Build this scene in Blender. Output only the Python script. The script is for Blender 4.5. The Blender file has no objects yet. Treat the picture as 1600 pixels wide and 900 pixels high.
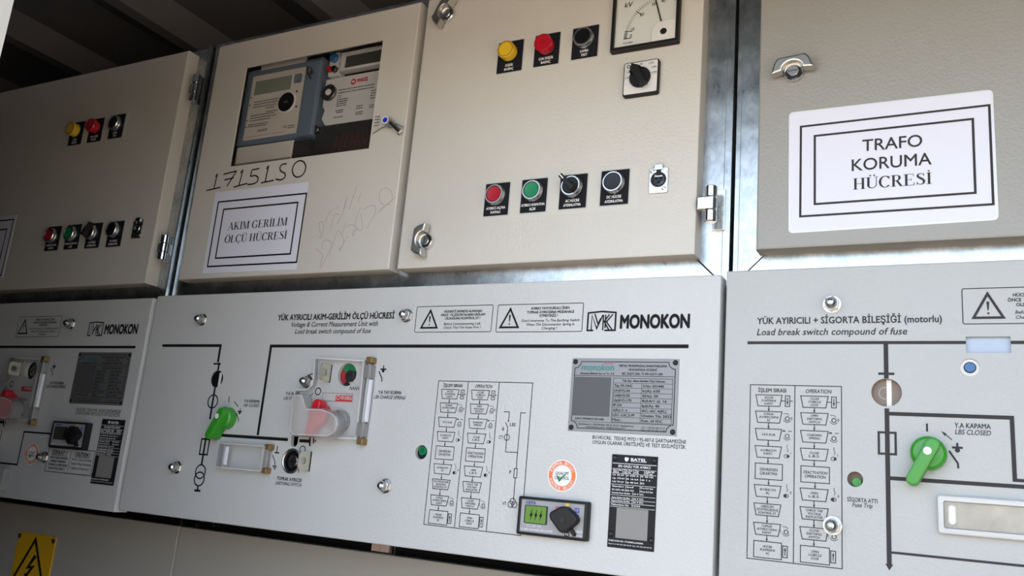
import bpy, math, random
from mathutils import Matrix, Vector
from mathutils.geometry import tessellate_polygon
random.seed(7)
S = bpy.context.scene
C = S.collection

# ------------------------------------------------------------------ camera
ZC = 1.40                                   # camera height above the kiosk floor (m)
F = 1332.674                                # focal length in pixels of the 1600x900 frame
RW = ((0.88772848, 0.45262603, 0.08407038),     # camera right
      (-0.0307698, 0.24054328, -0.97015058),    # camera down
      (-0.45933797, 0.85864347, 0.22746434))    # camera forward
cam_data = bpy.data.cameras.new('camera')
cam_data.sensor_width = 36.0
cam_data.lens = F * 36.0 / 1600.0
cam_data.clip_start = 0.02
cam = bpy.data.objects.new('camera', cam_data)
C.objects.link(cam)
m3 = Matrix((RW[0], tuple(-c for c in RW[1]), tuple(-c for c in RW[2]))).transposed()
cam.matrix_world = Matrix.Translation((0, -1.0, ZC)) @ m3.to_4x4()
S.camera = cam

# ------------------------------------------------------------------ light
S.view_settings.view_transform = 'Standard'
S.view_settings.look = 'None'
S.view_settings.exposure = 1.32
S.view_settings.gamma = 1.0
S.view_settings.use_curve_mapping = False
S.cycles.use_denoising = True
S.cycles.max_bounces = 10
S.cycles.diffuse_bounces = 6
S.cycles.transparent_max_bounces = 16
S.cycles.caustics_reflective = False
S.cycles.caustics_refractive = False
S.cycles.sample_clamp_indirect = 6.0

W = bpy.data.worlds.new('sky')
S.world = W
W.use_nodes = True
nt = W.node_tree
sky = nt.nodes.new('ShaderNodeTexSky')
sky.sky_type = 'NISHITA'
sky.sun_disc = False
sky.sun_elevation = math.radians(42)
sky.sun_rotation = math.radians(15)
sky.air_density = 1.0
sky.dust_density = 2.5
hs = nt.nodes.new('ShaderNodeHueSaturation')
hs.inputs['Saturation'].default_value = 0.74
nt.links.new(sky.outputs[0], hs.inputs['Color'])
nt.links.new(hs.outputs[0], nt.nodes['Background'].inputs[0])
nt.nodes['Background'].inputs[1].default_value = 0.34

sun_data = bpy.data.lights.new('sun', 'SUN')
sun_data.energy = 5.2
sun_data.angle = math.radians(0.6)
sun_data.color = (1.0, 0.93, 0.82)
sun = bpy.data.objects.new('sun', sun_data)
C.objects.link(sun)
# the sun stands behind the kiosk (over +y), so no direct beam reaches the fronts
sun.rotation_euler = Vector((-0.25, -0.72, -0.68)).to_track_quat('-Z', 'Y').to_euler()
sun.location = (2, 6, 8)


# ------------------------------------------------------------------ pixel ray -> point on a plane parallel to the fronts
def at(px, py, d=0.0):
    """where the sight line of a pixel meets the upright plane y=-d: (x, height over the camera)"""
    a, b = (px - 800.0) / F, (py - 450.0) / F
    r = [a * RW[0][i] + b * RW[1][i] + RW[2][i] for i in range(3)]
    s = (1.0 - d) / r[1]
    return (s * r[0], s * r[2])


# ------------------------------------------------------------------ materials
MATS = {}


def nodes(name):
    m = bpy.data.materials.new(name)
    m.use_nodes = True
    MATS[name] = m
    t = m.node_tree
    return m, t, t.nodes['Principled BSDF']


def plain(name, col, rough=0.5, metal=0.0, emit=None, coat=0.0, spec=None):
    m, t, p = nodes(name)
    p.inputs['Base Color'].default_value = (*col, 1)
    p.inputs['Roughness'].default_value = rough
    p.inputs['Metallic'].default_value = metal
    if coat:
        p.inputs['Coat Weight'].default_value = coat
        p.inputs['Coat Roughness'].default_value = 0.08
    if spec is not None:
        p.inputs['Specular IOR Level'].default_value = spec
    if emit:
        p.inputs['Emission Color'].default_value = (*emit[0], 1)
        p.inputs['Emission Strength'].default_value = emit[1]
    return m


def objcoord(t, scale):
    tc = t.nodes.new('ShaderNodeTexCoord')
    mp = t.nodes.new('ShaderNodeMapping')
    mp.inputs['Scale'].default_value = scale if isinstance(scale, tuple) else (scale,) * 3
    t.links.new(tc.outputs['Object'], mp.inputs[0])
    return mp


def paint(name, col, rough, bump, scale=260.0, stain=0.04):
    """powder coat with an orange-peel skin and faint grime"""
    m, t, p = nodes(name)
    p.inputs['Roughness'].default_value = rough
    mp = objcoord(t, scale)
    nz = t.nodes.new('ShaderNodeTexNoise')
    nz.inputs['Scale'].default_value = 1.0
    nz.inputs['Detail'].default_value = 1.5
    nz.inputs['Distortion'].default_value = 0.15
    t.links.new(mp.outputs[0], nz.inputs['Vector'])
    bp = t.nodes.new('ShaderNodeBump')
    bp.inputs['Strength'].default_value = bump
    bp.inputs['Distance'].default_value = 0.0007
    t.links.new(nz.outputs[0], bp.inputs['Height'])
    t.links.new(bp.outputs[0], p.inputs['Normal'])
    mp2 = objcoord(t, 6.0)
    n2 = t.nodes.new('ShaderNodeTexNoise')
    n2.inputs['Scale'].default_value = 1.0
    n2.inputs['Detail'].default_value = 5
    t.links.new(mp2.outputs[0], n2.inputs['Vector'])
    cr = t.nodes.new('ShaderNodeValToRGB')
    cr.color_ramp.elements[0].position = 0.3
    cr.color_ramp.elements[0].color = (*[c * (1 - stain) for c in col], 1)
    cr.color_ramp.elements[1].position = 0.7
    cr.color_ramp.elements[1].color = (*col, 1)
    t.links.new(n2.outputs[0], cr.inputs[0])
    t.links.new(cr.outputs[0], p.inputs['Base Color'])
    return m


def galv(name, lo, hi, r0, r1):
    m, t, p = nodes(name)
    p.inputs['Metallic'].default_value = 1.0
    mp = objcoord(t, (240, 240, 150))
    vo = t.nodes.new('ShaderNodeTexVoronoi')
    vo.inputs['Scale'].default_value = 1.0
    t.links.new(mp.outputs[0], vo.inputs['Vector'])
    nz = t.nodes.new('ShaderNodeTexNoise')
    nz.inputs['Scale'].default_value = 26.0
    nz.inputs['Detail'].default_value = 9
    nz.inputs['Roughness'].default_value = 0.65
    tc = objcoord(t, 1.0)
    t.links.new(tc.outputs[0], nz.inputs['Vector'])
    mx = t.nodes.new('ShaderNodeMix')
    mx.data_type = 'FLOAT'
    mx.inputs[0].default_value = 0.88
    sep = t.nodes.new('ShaderNodeSeparateColor')
    t.links.new(vo.outputs['Color'], sep.inputs[0])
    t.links.new(sep.outputs[0], mx.inputs[2])
    t.links.new(nz.outputs[0], mx.inputs[3])
    cr = t.nodes.new('ShaderNodeValToRGB')
    cr.color_ramp.elements[0].position = 0.25
    cr.color_ramp.elements[0].color = (*lo, 1)
    cr.color_ramp.elements[1].position = 0.75
    cr.color_ramp.elements[1].color = (*hi, 1)
    t.links.new(mx.outputs[0], cr.inputs[0])
    t.links.new(cr.outputs[0], p.inputs['Base Color'])
    mr = t.nodes.new('ShaderNodeMapRange')
    mr.inputs[3].default_value = r0
    mr.inputs[4].default_value = r1
    t.links.new(mx.outputs[0], mr.inputs[0])
    t.links.new(mr.outputs[0], p.inputs['Roughness'])
    return m


def clear(name, tint, gloss_rough, body=0.0, body_col=(0.8, 0.8, 0.8), edge=1.0):
    """thin clear plastic: see-through, a Fresnel sheen and, for frosted parts, some milkiness"""
    m = bpy.data.materials.new(name)
    m.use_nodes = True
    MATS[name] = m
    t = m.node_tree
    out = t.nodes['Material Output']
    t.nodes.remove(t.nodes['Principled BSDF'])
    tr = t.nodes.new('ShaderNodeBsdfTransparent')
    tr.inputs[0].default_value = (*tint, 1)
    gl = t.nodes.new('ShaderNodeBsdfGlossy')
    gl.inputs['Roughness'].default_value = gloss_rough
    lw = t.nodes.new('ShaderNodeLayerWeight')    # same sheen from either side of the sheet
    lw.inputs[0].default_value = 0.5
    pw = t.nodes.new('ShaderNodeMath')
    pw.operation = 'POWER'
    pw.inputs[1].default_value = 4.5
    t.links.new(lw.outputs['Facing'], pw.inputs[0])
    ma = t.nodes.new('ShaderNodeMath')
    ma.operation = 'MULTIPLY_ADD'
    ma.inputs[1].default_value = 0.7 * min(edge, 1.3)
    ma.inputs[2].default_value = 0.035 * edge
    t.links.new(pw.outputs[0], ma.inputs[0])
    df = t.nodes.new('ShaderNodeBsdfDiffuse')
    df.inputs[0].default_value = (*body_col, 1)
    m1 = t.nodes.new('ShaderNodeMixShader')
    m1.inputs[0].default_value = body
    t.links.new(tr.outputs[0], m1.inputs[1])
    t.links.new(df.outputs[0], m1.inputs[2])
    m2 = t.nodes.new('ShaderNodeMixShader')
    t.links.new(ma.outputs[0], m2.inputs[0])
    t.links.new(m1.outputs[0], m2.inputs[1])
    t.links.new(gl.outputs[0], m2.inputs[2])
    t.links.new(m2.outputs[0], out.inputs[0])
    return m


paint('door_paint', (0.63, 0.605, 0.56), 0.36, 0.8)
paint('panel_paint', (0.565, 0.575, 0.575), 0.36, 0.8)
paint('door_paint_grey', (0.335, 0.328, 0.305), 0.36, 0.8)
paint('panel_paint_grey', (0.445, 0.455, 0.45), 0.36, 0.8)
paint('lower_paint', (0.42, 0.405, 0.37), 0.45, 0.4)
paint('kiosk_paint', (0.72, 0.71, 0.66), 0.5, 0.2, 120)
galv('galvanised', (0.32, 0.34, 0.35), (0.72, 0.74, 0.75), 0.20, 0.42)
galv('galvanised_dull', (0.22, 0.23, 0.24), (0.36, 0.38, 0.39), 0.35, 0.6)
galv('zinc_plate', (0.55, 0.55, 0.5), (0.75, 0.74, 0.68), 0.2, 0.35)
m = galv('foil', (0.27, 0.255, 0.225), (0.50, 0.46, 0.39), 0.25, 0.45)
for nd in m.node_tree.nodes:
    if nd.type == 'MAPPING' and nd.inputs['Scale'].default_value[0] > 2:
        nd.inputs['Scale'].default_value = (40, 40, 40)
m.node_tree.nodes['Principled BSDF'].inputs['Metallic'].default_value = 0.35
plain('chrome', (0.78, 0.78, 0.78), 0.14, 1.0)
plain('satin_metal', (0.66, 0.65, 0.64), 0.30, 1.0)
plain('wing_metal', (0.60, 0.58, 0.54), 0.34, 1.0)
plain('dark_metal', (0.18, 0.17, 0.16), 0.35, 1.0)
plain('steel', (0.55, 0.55, 0.54), 0.25, 1.0)
plain('bright_zinc', (0.80, 0.80, 0.80), 0.22, 1.0)
plain('lug_zinc', (0.62, 0.58, 0.48), 0.38, 0.75)
plain('bronze', (0.30, 0.19, 0.08), 0.45, 0.6)
plain('ink', (0.010, 0.010, 0.011), 0.6, spec=0.15)
plain('ink_grey', (0.040, 0.038, 0.040), 0.6, spec=0.2)
plain('pencil', (0.36, 0.33, 0.30), 0.7)
plain('ink_white', (0.80, 0.80, 0.80), 0.5)
plain('ink_teal', (0.02, 0.22, 0.22), 0.5)
plain('ink_red', (0.55, 0.03, 0.04), 0.5)
plain('ink_green', (0.01, 0.20, 0.07), 0.5)
plain('ink_orange', (0.80, 0.20, 0.06), 0.5)
plain('ink_blue', (0.03, 0.05, 0.32), 0.5)
plain('ink_yellow', (0.75, 0.50, 0.02), 0.5)
plain('black_plastic', (0.010, 0.010, 0.011), 0.42, spec=0.3)
plain('black_gloss', (0.008, 0.008, 0.010), 0.25, spec=0.35)
plain('black_legend', (0.012, 0.012, 0.016), 0.65, spec=0.15)
plain('void', (0.012, 0.012, 0.014), 0.9, spec=0.0)
plain('grey_legend', (0.52, 0.52, 0.54), 0.5)
plain('sticker_film', (0.62, 0.61, 0.55), 0.35)
plain('red_cap', (0.42, 0.006, 0.02), 0.30)
plain('red_lens', (0.50, 0.008, 0.02), 0.22, coat=0.4)
plain('yellow_lens', (0.78, 0.50, 0.02), 0.28, coat=0.3)
plain('amber_rim', (0.42, 0.24, 0.02), 0.25, coat=0.5)
plain('green_cap', (0.0, 0.22, 0.075), 0.30)
plain('green_handle', (0.035, 0.28, 0.02), 0.34, coat=0.2)
plain('red_handle', (0.55, 0.012, 0.025), 0.35)
plain('white_plastic', (0.72, 0.71, 0.70), 0.4)
plain('cream_plastic', (0.60, 0.56, 0.51), 0.5)
plain('dull_red', (0.22, 0.006, 0.012), 0.5)
plain('paper', (0.74, 0.75, 0.86), 0.55)
plain('paper_white', (0.80, 0.80, 0.80), 0.5)
plain('laminate', (0.74, 0.77, 0.84), 0.18)
plain('meter_face', (0.66, 0.68, 0.66), 0.3)
plain('meter_blue', (0.13, 0.175, 0.24), 0.42)
plain('meter_white', (0.60, 0.60, 0.61), 0.45)
plain('lcd_grey', (0.23, 0.26, 0.21), 0.15)
plain('lcd_dark', (0.05, 0.055, 0.045), 0.12)
plain('lcd_green', (0.10, 0.24, 0.02), 0.25)
plain('blue_button', (0.03, 0.14, 0.32), 0.35)
plain('blue_seal', (0.02, 0.04, 0.55), 0.25, coat=0.5)
plain('pale_blue', (0.40, 0.48, 0.60), 0.35)
plain('brown_disc', (0.20, 0.14, 0.10), 0.4)
plain('plate_silver', (0.23, 0.23, 0.235), 0.42, 0.5)
plain('plate_patch', (0.085, 0.085, 0.09), 0.5)
plain('plate_black', (0.013, 0.013, 0.015), 0.5, spec=0.2)
plain('patch_silver', (0.24, 0.235, 0.225), 0.5)
plain('yellow_sign', (0.72, 0.42, 0.015), 0.45)
plain('indicator_face', (0.33, 0.33, 0.35), 0.45)
plain('pink_plastic', (0.55, 0.42, 0.40), 0.5)
plain('roof_sheet', (0.19, 0.185, 0.20), 0.55)
plain('unseen_dark_wall', (0.12, 0.12, 0.125), 0.6)  # invented dark tone for walls out of view, to cut bounce light
plain('concrete', (0.33, 0.32, 0.30), 0.85)
plain('earth', (0.48, 0.385, 0.28), 0.95)
clear('clear_plastic', (0.99, 0.99, 0.99), 0.04, 0.02, (0.85, 0.85, 0.85))
clear('clear_edge', (0.58, 0.58, 0.57), 0.08, 0.22, (0.80, 0.80, 0.80), 2.0)  # grey tint stands for the darkening that refraction gives clear edges
clear('clear_rim', (0.80, 0.80, 0.80), 0.08, 0.62, (0.88, 0.88, 0.88), 2.0)  # milky white; as a ribbon it paints bright edges on the hinged covers
clear('frosted_plastic', (0.97, 0.95, 0.95), 0.25, 0.34, (0.82, 0.78, 0.78))
clear('window_pane', (0.97, 0.97, 0.97), 0.02, 0.0)
clear('smoky_plastic', (0.42, 0.42, 0.43), 0.05, 0.10, (0.30, 0.30, 0.30))


# ------------------------------------------------------------------ mesh builder; local axes: u right, v up (over the camera), w out of the wall
FONT_CACHE = {}


def glyphs(s, bold=0.0):
    k = (s, round(bold, 3))
    if k not in FONT_CACHE:
        c = bpy.data.curves.new('lettering', 'FONT')
        c.body = s
        c.resolution_u = 2 if len(s) > 14 else 4
        c.fill_mode = 'FRONT'
        o = bpy.data.objects.new('lettering', c)
        m = o.to_mesh()
        vs = [tuple(v.co) for v in m.vertices]
        fs = [tuple(p.vertices) for p in m.polygons]
        if bold:
            n, v0, f0 = len(vs), list(vs), list(fs)
            ofs = ((bold, 0), (bold * .5, bold * .5), (bold * .5, -bold * .5))
            if bold > .03:
                ofs = [(bold * .5 * math.cos(t * math.pi / 4), bold * .5 * math.sin(t * math.pi / 4)) for t in range(8)]
            for k_, (dx, dy) in enumerate(ofs):
                vs += [(x + dx, y + dy, 2.5e-5 * (k_ + 1)) for x, y, z in v0]
                fs += [tuple(i + n * (k_ + 1) for i in f) for f in f0]
        o.to_mesh_clear()
        bpy.data.objects.remove(o)
        bpy.data.curves.remove(c)
        FONT_CACHE[k] = (vs, fs)
    return FONT_CACHE[k]


def circ(cu, cv, r, n=32, ry=None, a0=0.0):
    ry = ry or r
    return [(cu + r * math.cos(a0 + 2 * math.pi * i / n), cv + ry * math.sin(a0 + 2 * math.pi * i / n)) for i in range(n)]


def rrect(u0, v0, u1, v1, r=0.0, n=5):
    if r <= 0:
        return [(u0, v0), (u1, v0), (u1, v1), (u0, v1)]
    o = []
    for cx, cy, a in ((u1 - r, v0 + r, -90), (u1 - r, v1 - r, 0), (u0 + r, v1 - r, 90), (u0 + r, v0 + r, 180)):
        for i in range(n + 1):
            t = math.radians(a + 90.0 * i / n)
            o.append((cx + r * math.cos(t), cy + r * math.sin(t)))
    return o


def capsule(u0, v0, u1, v1, r0, r1=None, n=12):
    """outline round two end circles"""
    r1 = r1 or r0
    a = math.atan2(v1 - v0, u1 - u0)
    o = [(u0 + r0 * math.cos(a + math.pi / 2 + math.pi * i / n), v0 + r0 * math.sin(a + math.pi / 2 + math.pi * i / n)) for i in range(n + 1)]
    o += [(u1 + r1 * math.cos(a - math.pi / 2 + math.pi * i / n), v1 + r1 * math.sin(a - math.pi / 2 + math.pi * i / n)) for i in range(n + 1)]
    return o


def area(o):
    return sum(o[i - 1][0] * o[i][1] - o[i][0] * o[i - 1][1] for i in range(len(o))) / 2


def inset(o, d):
    n = len(o)
    res = []
    for i in range(n):
        p, q, r = o[i - 1], o[i], o[(i + 1) % n]
        e1 = (q[0] - p[0], q[1] - p[1])
        e2 = (r[0] - q[0], r[1] - q[1])
        l1, l2 = math.hypot(*e1) or 1e-9, math.hypot(*e2) or 1e-9
        n1 = (-e1[1] / l1, e1[0] / l1)
        n2 = (-e2[1] / l2, e2[0] / l2)
        k = 1 + n1[0] * n2[0] + n1[1] * n2[1]
        k = max(k, 0.35)
        res.append((q[0] + d * (n1[0] + n2[0]) / k, q[1] + d * (n1[1] + n2[1]) / k))
    for _ in range(6):                           # corners tighter than the inset collapse to a point
        bad = False
        for i in range(n):
            j = (i + 1) % n
            a = (o[j][0] - o[i][0]) * (res[j][0] - res[i][0]) + (o[j][1] - o[i][1]) * (res[j][1] - res[i][1])
            if a < 0:
                m = ((res[i][0] + res[j][0]) / 2, (res[i][1] + res[j][1]) / 2)
                res[i] = res[j] = m
                bad = True
        if not bad:
            break
    return res


def tidy(o):
    return [p for i, p in enumerate(o) if math.dist(p, o[i - 1]) > 1e-6]


class MB:
    def __init__(self):
        self.v, self.f, self.m, self.mats, self.T, self.n = [], [], [], [], None, 0

    def mi(self, mat):
        if mat not in self.mats:
            self.mats.append(mat)
        return self.mats.index(mat)

    def add(self, vs, fs, mat):
        b = len(self.v)
        self.v += [self.T(*p) if self.T else p for p in vs]
        k = self.mi(mat)
        for f in fs:
            self.f.append(tuple(i + b for i in f))
            self.m.append(k)

    def flat(self, o, w, mat):
        o = tidy(o)
        self.n += 1
        w += 4e-6 * (self.n % 40)               # overprinted layers never share one plane
        if area(o) < 0:
            o = o[::-1]
        self.add([(a, b, w) for a, b in o], [tuple(range(len(o)))], mat)

    def prism(self, o, w0, w1, mat, ch=0.0, holes=(), hd=None, side=None, back=False, capmat=None):
        if area(o) < 0:
            o = o[::-1]
        n = len(o)
        side = side or mat
        rings = [(o, w0)]
        if ch > 0:
            rings.append((o, w1 - ch))
            oi2 = inset(o, ch * 0.3)
            rings.append((oi2, w1 - ch * 0.3))
            oi = inset(o, ch)
            rings.append((oi, w1))
        else:
            oi = o
            rings.append((o, w1))
        vs = [(a, b, w) for r, w in rings for a, b in r]
        fs = [(k * n + i, k * n + (i + 1) % n, (k + 1) * n + (i + 1) % n, (k + 1) * n + i) for k in range(len(rings) - 1) for i in range(n)]
        self.add(vs, fs, side)
        if holes:
            oi = tidy(oi)
            loops = [[Vector((a, b, 0)) for a, b in oi]] + [[Vector((a, b, 0)) for a, b in h] for h in holes]
            allp = [p for l in loops for p in l]
            tris = []
            for t in tessellate_polygon(loops):
                a, b, c = (allp[i] for i in t)
                if (b - a).cross(c - a).z < 0:
                    t = (t[0], t[2], t[1])
                tris.append(tuple(t))
            self.add([(p.x, p.y, w1) for p in allp], tris, capmat or mat)
            for h in holes:
                if area(h) < 0:
                    h = h[::-1]
                k = len(h)
                d = hd or (w1 - w0)
                self.add([(a, b, w1) for a, b in h] + [(a, b, w1 - d) for a, b in h],
                         [(i, (i + 1) % k, k + (i + 1) % k, k + i) for i in range(k)], side)
        else:
            self.flat(oi, w1, capmat or mat)
        if back:
            self.add([(a, b, w0) for a, b in o], [tuple(range(n))[::-1]], side)

    def box(self, u0, v0, w0, u1, v1, w1, mat, ch=0.0):
        self.prism(rrect(u0, v0, u1, v1), w0, w1, mat, ch, back=True)

    def lathe(self, cu, cv, prof, mat, n=36, mats=None):
        """prof: (radius, w) from the wall outward"""
        k = len(prof)
        for j in range(k - 1):
            (r0, w0), (r1, w1) = prof[j], prof[j + 1]
            mm = mats[j] if mats else mat
            a = [(cu + r0 * math.cos(2 * math.pi * i / n), cv + r0 * math.sin(2 * math.pi * i / n), w0) for i in range(n)]
            b = [(cu + r1 * math.cos(2 * math.pi * i / n), cv + r1 * math.sin(2 * math.pi * i / n), w1) for i in range(n)]
            if r1 < 1e-6:
                self.add(a + [(cu, cv, w1)], [(i, (i + 1) % n, n) for i in range(n)], mm)
            elif r0 < 1e-6:
                self.add(b + [(cu, cv, w0)], [((i + 1) % n, i, n) for i in range(n)], mm)
            else:
                self.add(a + b, [(i, (i + 1) % n, n + (i + 1) % n, n + i) for i in range(n)], mm)

    def ribbon(self, pts, wd, w, mat, closed=False):
        """flat printed line"""
        n = len(pts)
        self.n += 1
        w += 4e-6 * (self.n % 40)
        L, R = [], []
        for i in range(n):
            p = pts[i - 1] if (i > 0 or closed) else None
            q = pts[i]
            r = pts[(i + 1) % n] if (i < n - 1 or closed) else None
            ds = []
            for a, b in ((p, q), (q, r)):
                if a is not None and b is not None:
                    l = math.hypot(b[0] - a[0], b[1] - a[1]) or 1e-9
                    ds.append((-(b[1] - a[1]) / l, (b[0] - a[0]) / l))
            if len(ds) == 2:
                k = max(1 + ds[0][0] * ds[1][0] + ds[0][1] * ds[1][1], 0.3)
                nn = ((ds[0][0] + ds[1][0]) / k, (ds[0][1] + ds[1][1]) / k)
            else:
                nn = ds[0]
            L.append((q[0] + nn[0] * wd / 2, q[1] + nn[1] * wd / 2, w))
            R.append((q[0] - nn[0] * wd / 2, q[1] - nn[1] * wd / 2, w))
        m = n if closed else n - 1
        self.add(L + R, [(n + i, n + (i + 1) % n, (i + 1) % n, i) for i in range(m)], mat)

    def ring(self, cu, cv, r, wd, w, mat, n=28, ry=None):
        self.ribbon(circ(cu, cv, r, n, ry), wd, w, mat, True)

    def tube(self, pts, r, mat, n=8):
        """round rod through 3-D points (u,v,w)"""
        P = [Vector(p) for p in pts]
        rings = []
        for i, p in enumerate(P):
            d = (P[min(i + 1, len(P) - 1)] - P[max(i - 1, 0)]).normalized()
            a = d.cross(Vector((0.31, 0.2, 0.93))).normalized()
            b = d.cross(a)
            rings.append([tuple(p + a * r * math.cos(2 * math.pi * k / n) + b * r * math.sin(2 * math.pi * k / n)) for k in range(n)])
        vs = [q for g in rings for q in g]
        fs = [(j * n + k, j * n + (k + 1) % n, (j + 1) * n + (k + 1) % n, (j + 1) * n + k) for j in range(len(P) - 1) for k in range(n)]
        fs += [tuple(range(n))[::-1], tuple((len(P) - 1) * n + k for k in range(n))]
        self.add(vs, fs, mat)

    def words(self, s, u0, v0, wid, cap, w, mat, it=0.0, bold=0.0, centre=False, rot=0.0):
        """lettering with its baseline from (u0,v0); wid=None keeps the natural width"""
        bold = bold * 3.0 if bold else (0.022 if it else 0.018)
        vs, fs = glyphs(s, bold)
        if not vs:
            return
        x0 = min(p[0] for p in vs)
        x1 = max(p[0] for p in vs)
        ky = cap / 0.682
        kx = wid / (x1 - x0) if wid else ky * 0.92
        if centre:
            u0 = u0 - (x1 - x0) * kx / 2
        o = []
        c, sn = math.cos(rot), math.sin(rot)
        for x, y, z in vs:
            a = (x - x0) * kx + it * y * ky
            b = y * ky
            o.append((u0 + a * c - b * sn, v0 + a * sn + b * c, w + z))
        self.add(o, fs, mat)

    # the same in photograph pixels laid on the plane y=-d
    def wpx(self, s, x0, y0, x1, y1, cap, mat='ink', d=0.0, lift=0.0003, it=0.0, bold=0.0):
        a, b = at(x0, y0, d), at(x1, y1, d)
        c = at(x0, y0 - cap, d)
        self.words(s, a[0], (a[1] + b[1]) / 2, b[0] - a[0], c[1] - a[1], d + lift, mat, it, bold)

    def lpx(self, pts, wd, mat='ink', d=0.0, lift=0.0003, closed=False, snap=True):
        q = [list(at(x, y, d)) for x, y in pts]
        if snap:
            for i in range(1, len(q)):
                du, dv = q[i][0] - q[i - 1][0], q[i][1] - q[i - 1][1]
                if abs(du) < 0.12 * abs(dv):
                    q[i][0] = q[i - 1][0]
                elif abs(dv) < 0.12 * abs(du):
                    q[i][1] = q[i - 1][1]
        self.ribbon(q, wd, d + lift, mat, closed)

    def build(self, name, parent=None, root=None, smooth=True):
        org = Vector(root.location) if root else Vector((0, 0, 0))
        me = bpy.data.meshes.new(name)
        me.from_pydata([(a - org.x, -w - org.y, b + ZC - org.z) for a, b, w in self.v], [], self.f)
        for k in self.mats:
            me.materials.append(MATS[k])
        me.polygons.foreach_set('material_index', self.m)
        if smooth:
            me.polygons.foreach_set('use_smooth', [True] * len(self.f))
            me.validate()
            me.set_sharp_from_angle(angle=math.radians(32))
        me.update()
        o = bpy.data.objects.new(name, me)
        C.objects.link(o)
        if parent:
            o.parent = parent
        return o


def box4(tl, tr, br, bl, d=0.0):
    """upright rectangle (u0,v0,u1,v1) through four photographed corners on the plane y=-d"""
    a, b, c, e = at(*tl, d), at(*tr, d), at(*br, d), at(*bl, d)
    return ((a[0] + e[0]) / 2, (e[1] + c[1]) / 2, (b[0] + c[0]) / 2, (a[1] + b[1]) / 2)


def thing(name, u, v, w, label, cat, group=None):
    o = bpy.data.objects.new(name, None)
    o.empty_display_size = 0.02
    o.location = (u, -w, v + ZC)
    C.objects.link(o)
    o['label'] = label
    o['category'] = cat
    if group:
        o['group'] = group
    return o


def tag(o, label, cat, group=None):
    o['label'] = label
    o['category'] = cat
    if group:
        o['group'] = group
    return o


def struct(o):
    o['kind'] = 'structure'
    return o


def wbox(name, x0, y0, z0, x1, y1, z1, mat):
    me = bpy.data.meshes.new(name)
    v = [(x, y, z) for z in (z0, z1) for y in (y0, y1) for x in (x0, x1)]
    me.from_pydata(v, [], [(0, 2, 3, 1), (4, 5, 7, 6), (0, 1, 5, 4), (2, 6, 7, 3), (0, 4, 6, 2), (1, 3, 7, 5)])
    me.materials.append(MATS[mat])
    o = bpy.data.objects.new(name, me)
    C.objects.link(o)
    return o

# ------------------------------------------------------------------ the kiosk
RX0, RX1, RY0, RY1 = -2.75, 1.75, -0.54, 1.02
ZT = ZC + 0.95


def corrugated():
    prof, x, k = [], RX0 - 0.4, 0
    x = -1.94 - 0.41 * 4
    while x < RX1 + 0.5:
        prof += [(x, 0.045), (x + 0.22, 0.045), (x + 0.325, 0.0), (x + 0.36, 0.0)]
        x += 0.41
    v, f = [], []
    for i, (a, h) in enumerate(prof):
        v += [(a, RY0 - 0.10, ZT + h), (a, RY1 + 0.1, ZT + h), (a, RY0 - 0.10, ZT + h + 0.05), (a, RY1 + 0.1, ZT + h + 0.05)]
    for i in range(len(prof) - 1):
        a, b = 4 * i, 4 * i + 4
        f += [(a, a + 1, b + 1, b), (a + 2, b + 2, b + 3, a + 3), (a, b, b + 2, a + 2), (a + 1, a + 3, b + 3, b + 1)]
    me = bpy.data.meshes.new('ceiling')
    me.from_pydata(v, [], f)
    me.materials.append(MATS['roof_sheet'])
    o = bpy.data.objects.new('ceiling', me)
    C.objects.link(o)
    return struct(o)


corrugated()
struct(wbox('floor', RX0 - 0.08, RY0 - 0.08, -0.10, RX1 + 0.08, RY1 + 0.08, 0.0, 'concrete'))
struct(wbox('ground', -14, -16, -0.22, 14, 5, -0.10, 'earth'))
struct(wbox('wall_left', RX0 - 0.08, RY0, 0, RX0, RY1, ZT, 'unseen_dark_wall'))
struct(wbox('wall_right', RX1, RY0, 0, RX1 + 0.08, RY1, ZT, 'unseen_dark_wall'))
struct(wbox('wall_back', RX0 - 0.08, RY1, 0, RX1 + 0.08, RY1 + 0.08, ZT, 'unseen_dark_wall'))
JX, JR, LZ = -0.867, 1.00, ZC + 0.72
v, f = [], []
for x0, x1, z0, z1 in ((RX0 - 0.08, JX, 0, ZT), (JX, JR, LZ, ZT), (JR, RX1 + 0.08, 0, ZT)):
    b = len(v)
    v += [(x, y, z) for z in (z0, z1) for y in (RY0 - 0.16, RY0) for x in (x0, x1)]
    f += [tuple(i + b for i in q) for q in ((0, 2, 3, 1), (4, 5, 7, 6), (0, 1, 5, 4), (2, 6, 7, 3), (0, 4, 6, 2), (1, 3, 7, 5))]
me = bpy.data.meshes.new('wall_front')
me.from_pydata(v, [], f)
me.materials.append(MATS['kiosk_paint'])
me.materials.append(MATS['unseen_dark_wall'])
for k, p in enumerate(me.polygons):
    p.material_index = 1 if k % 6 == 3 else 0  # inner face gets the added dark tone that keeps the left side dim
wf = bpy.data.objects.new('wall_front', me)
C.objects.link(wf)
struct(wf)
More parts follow.
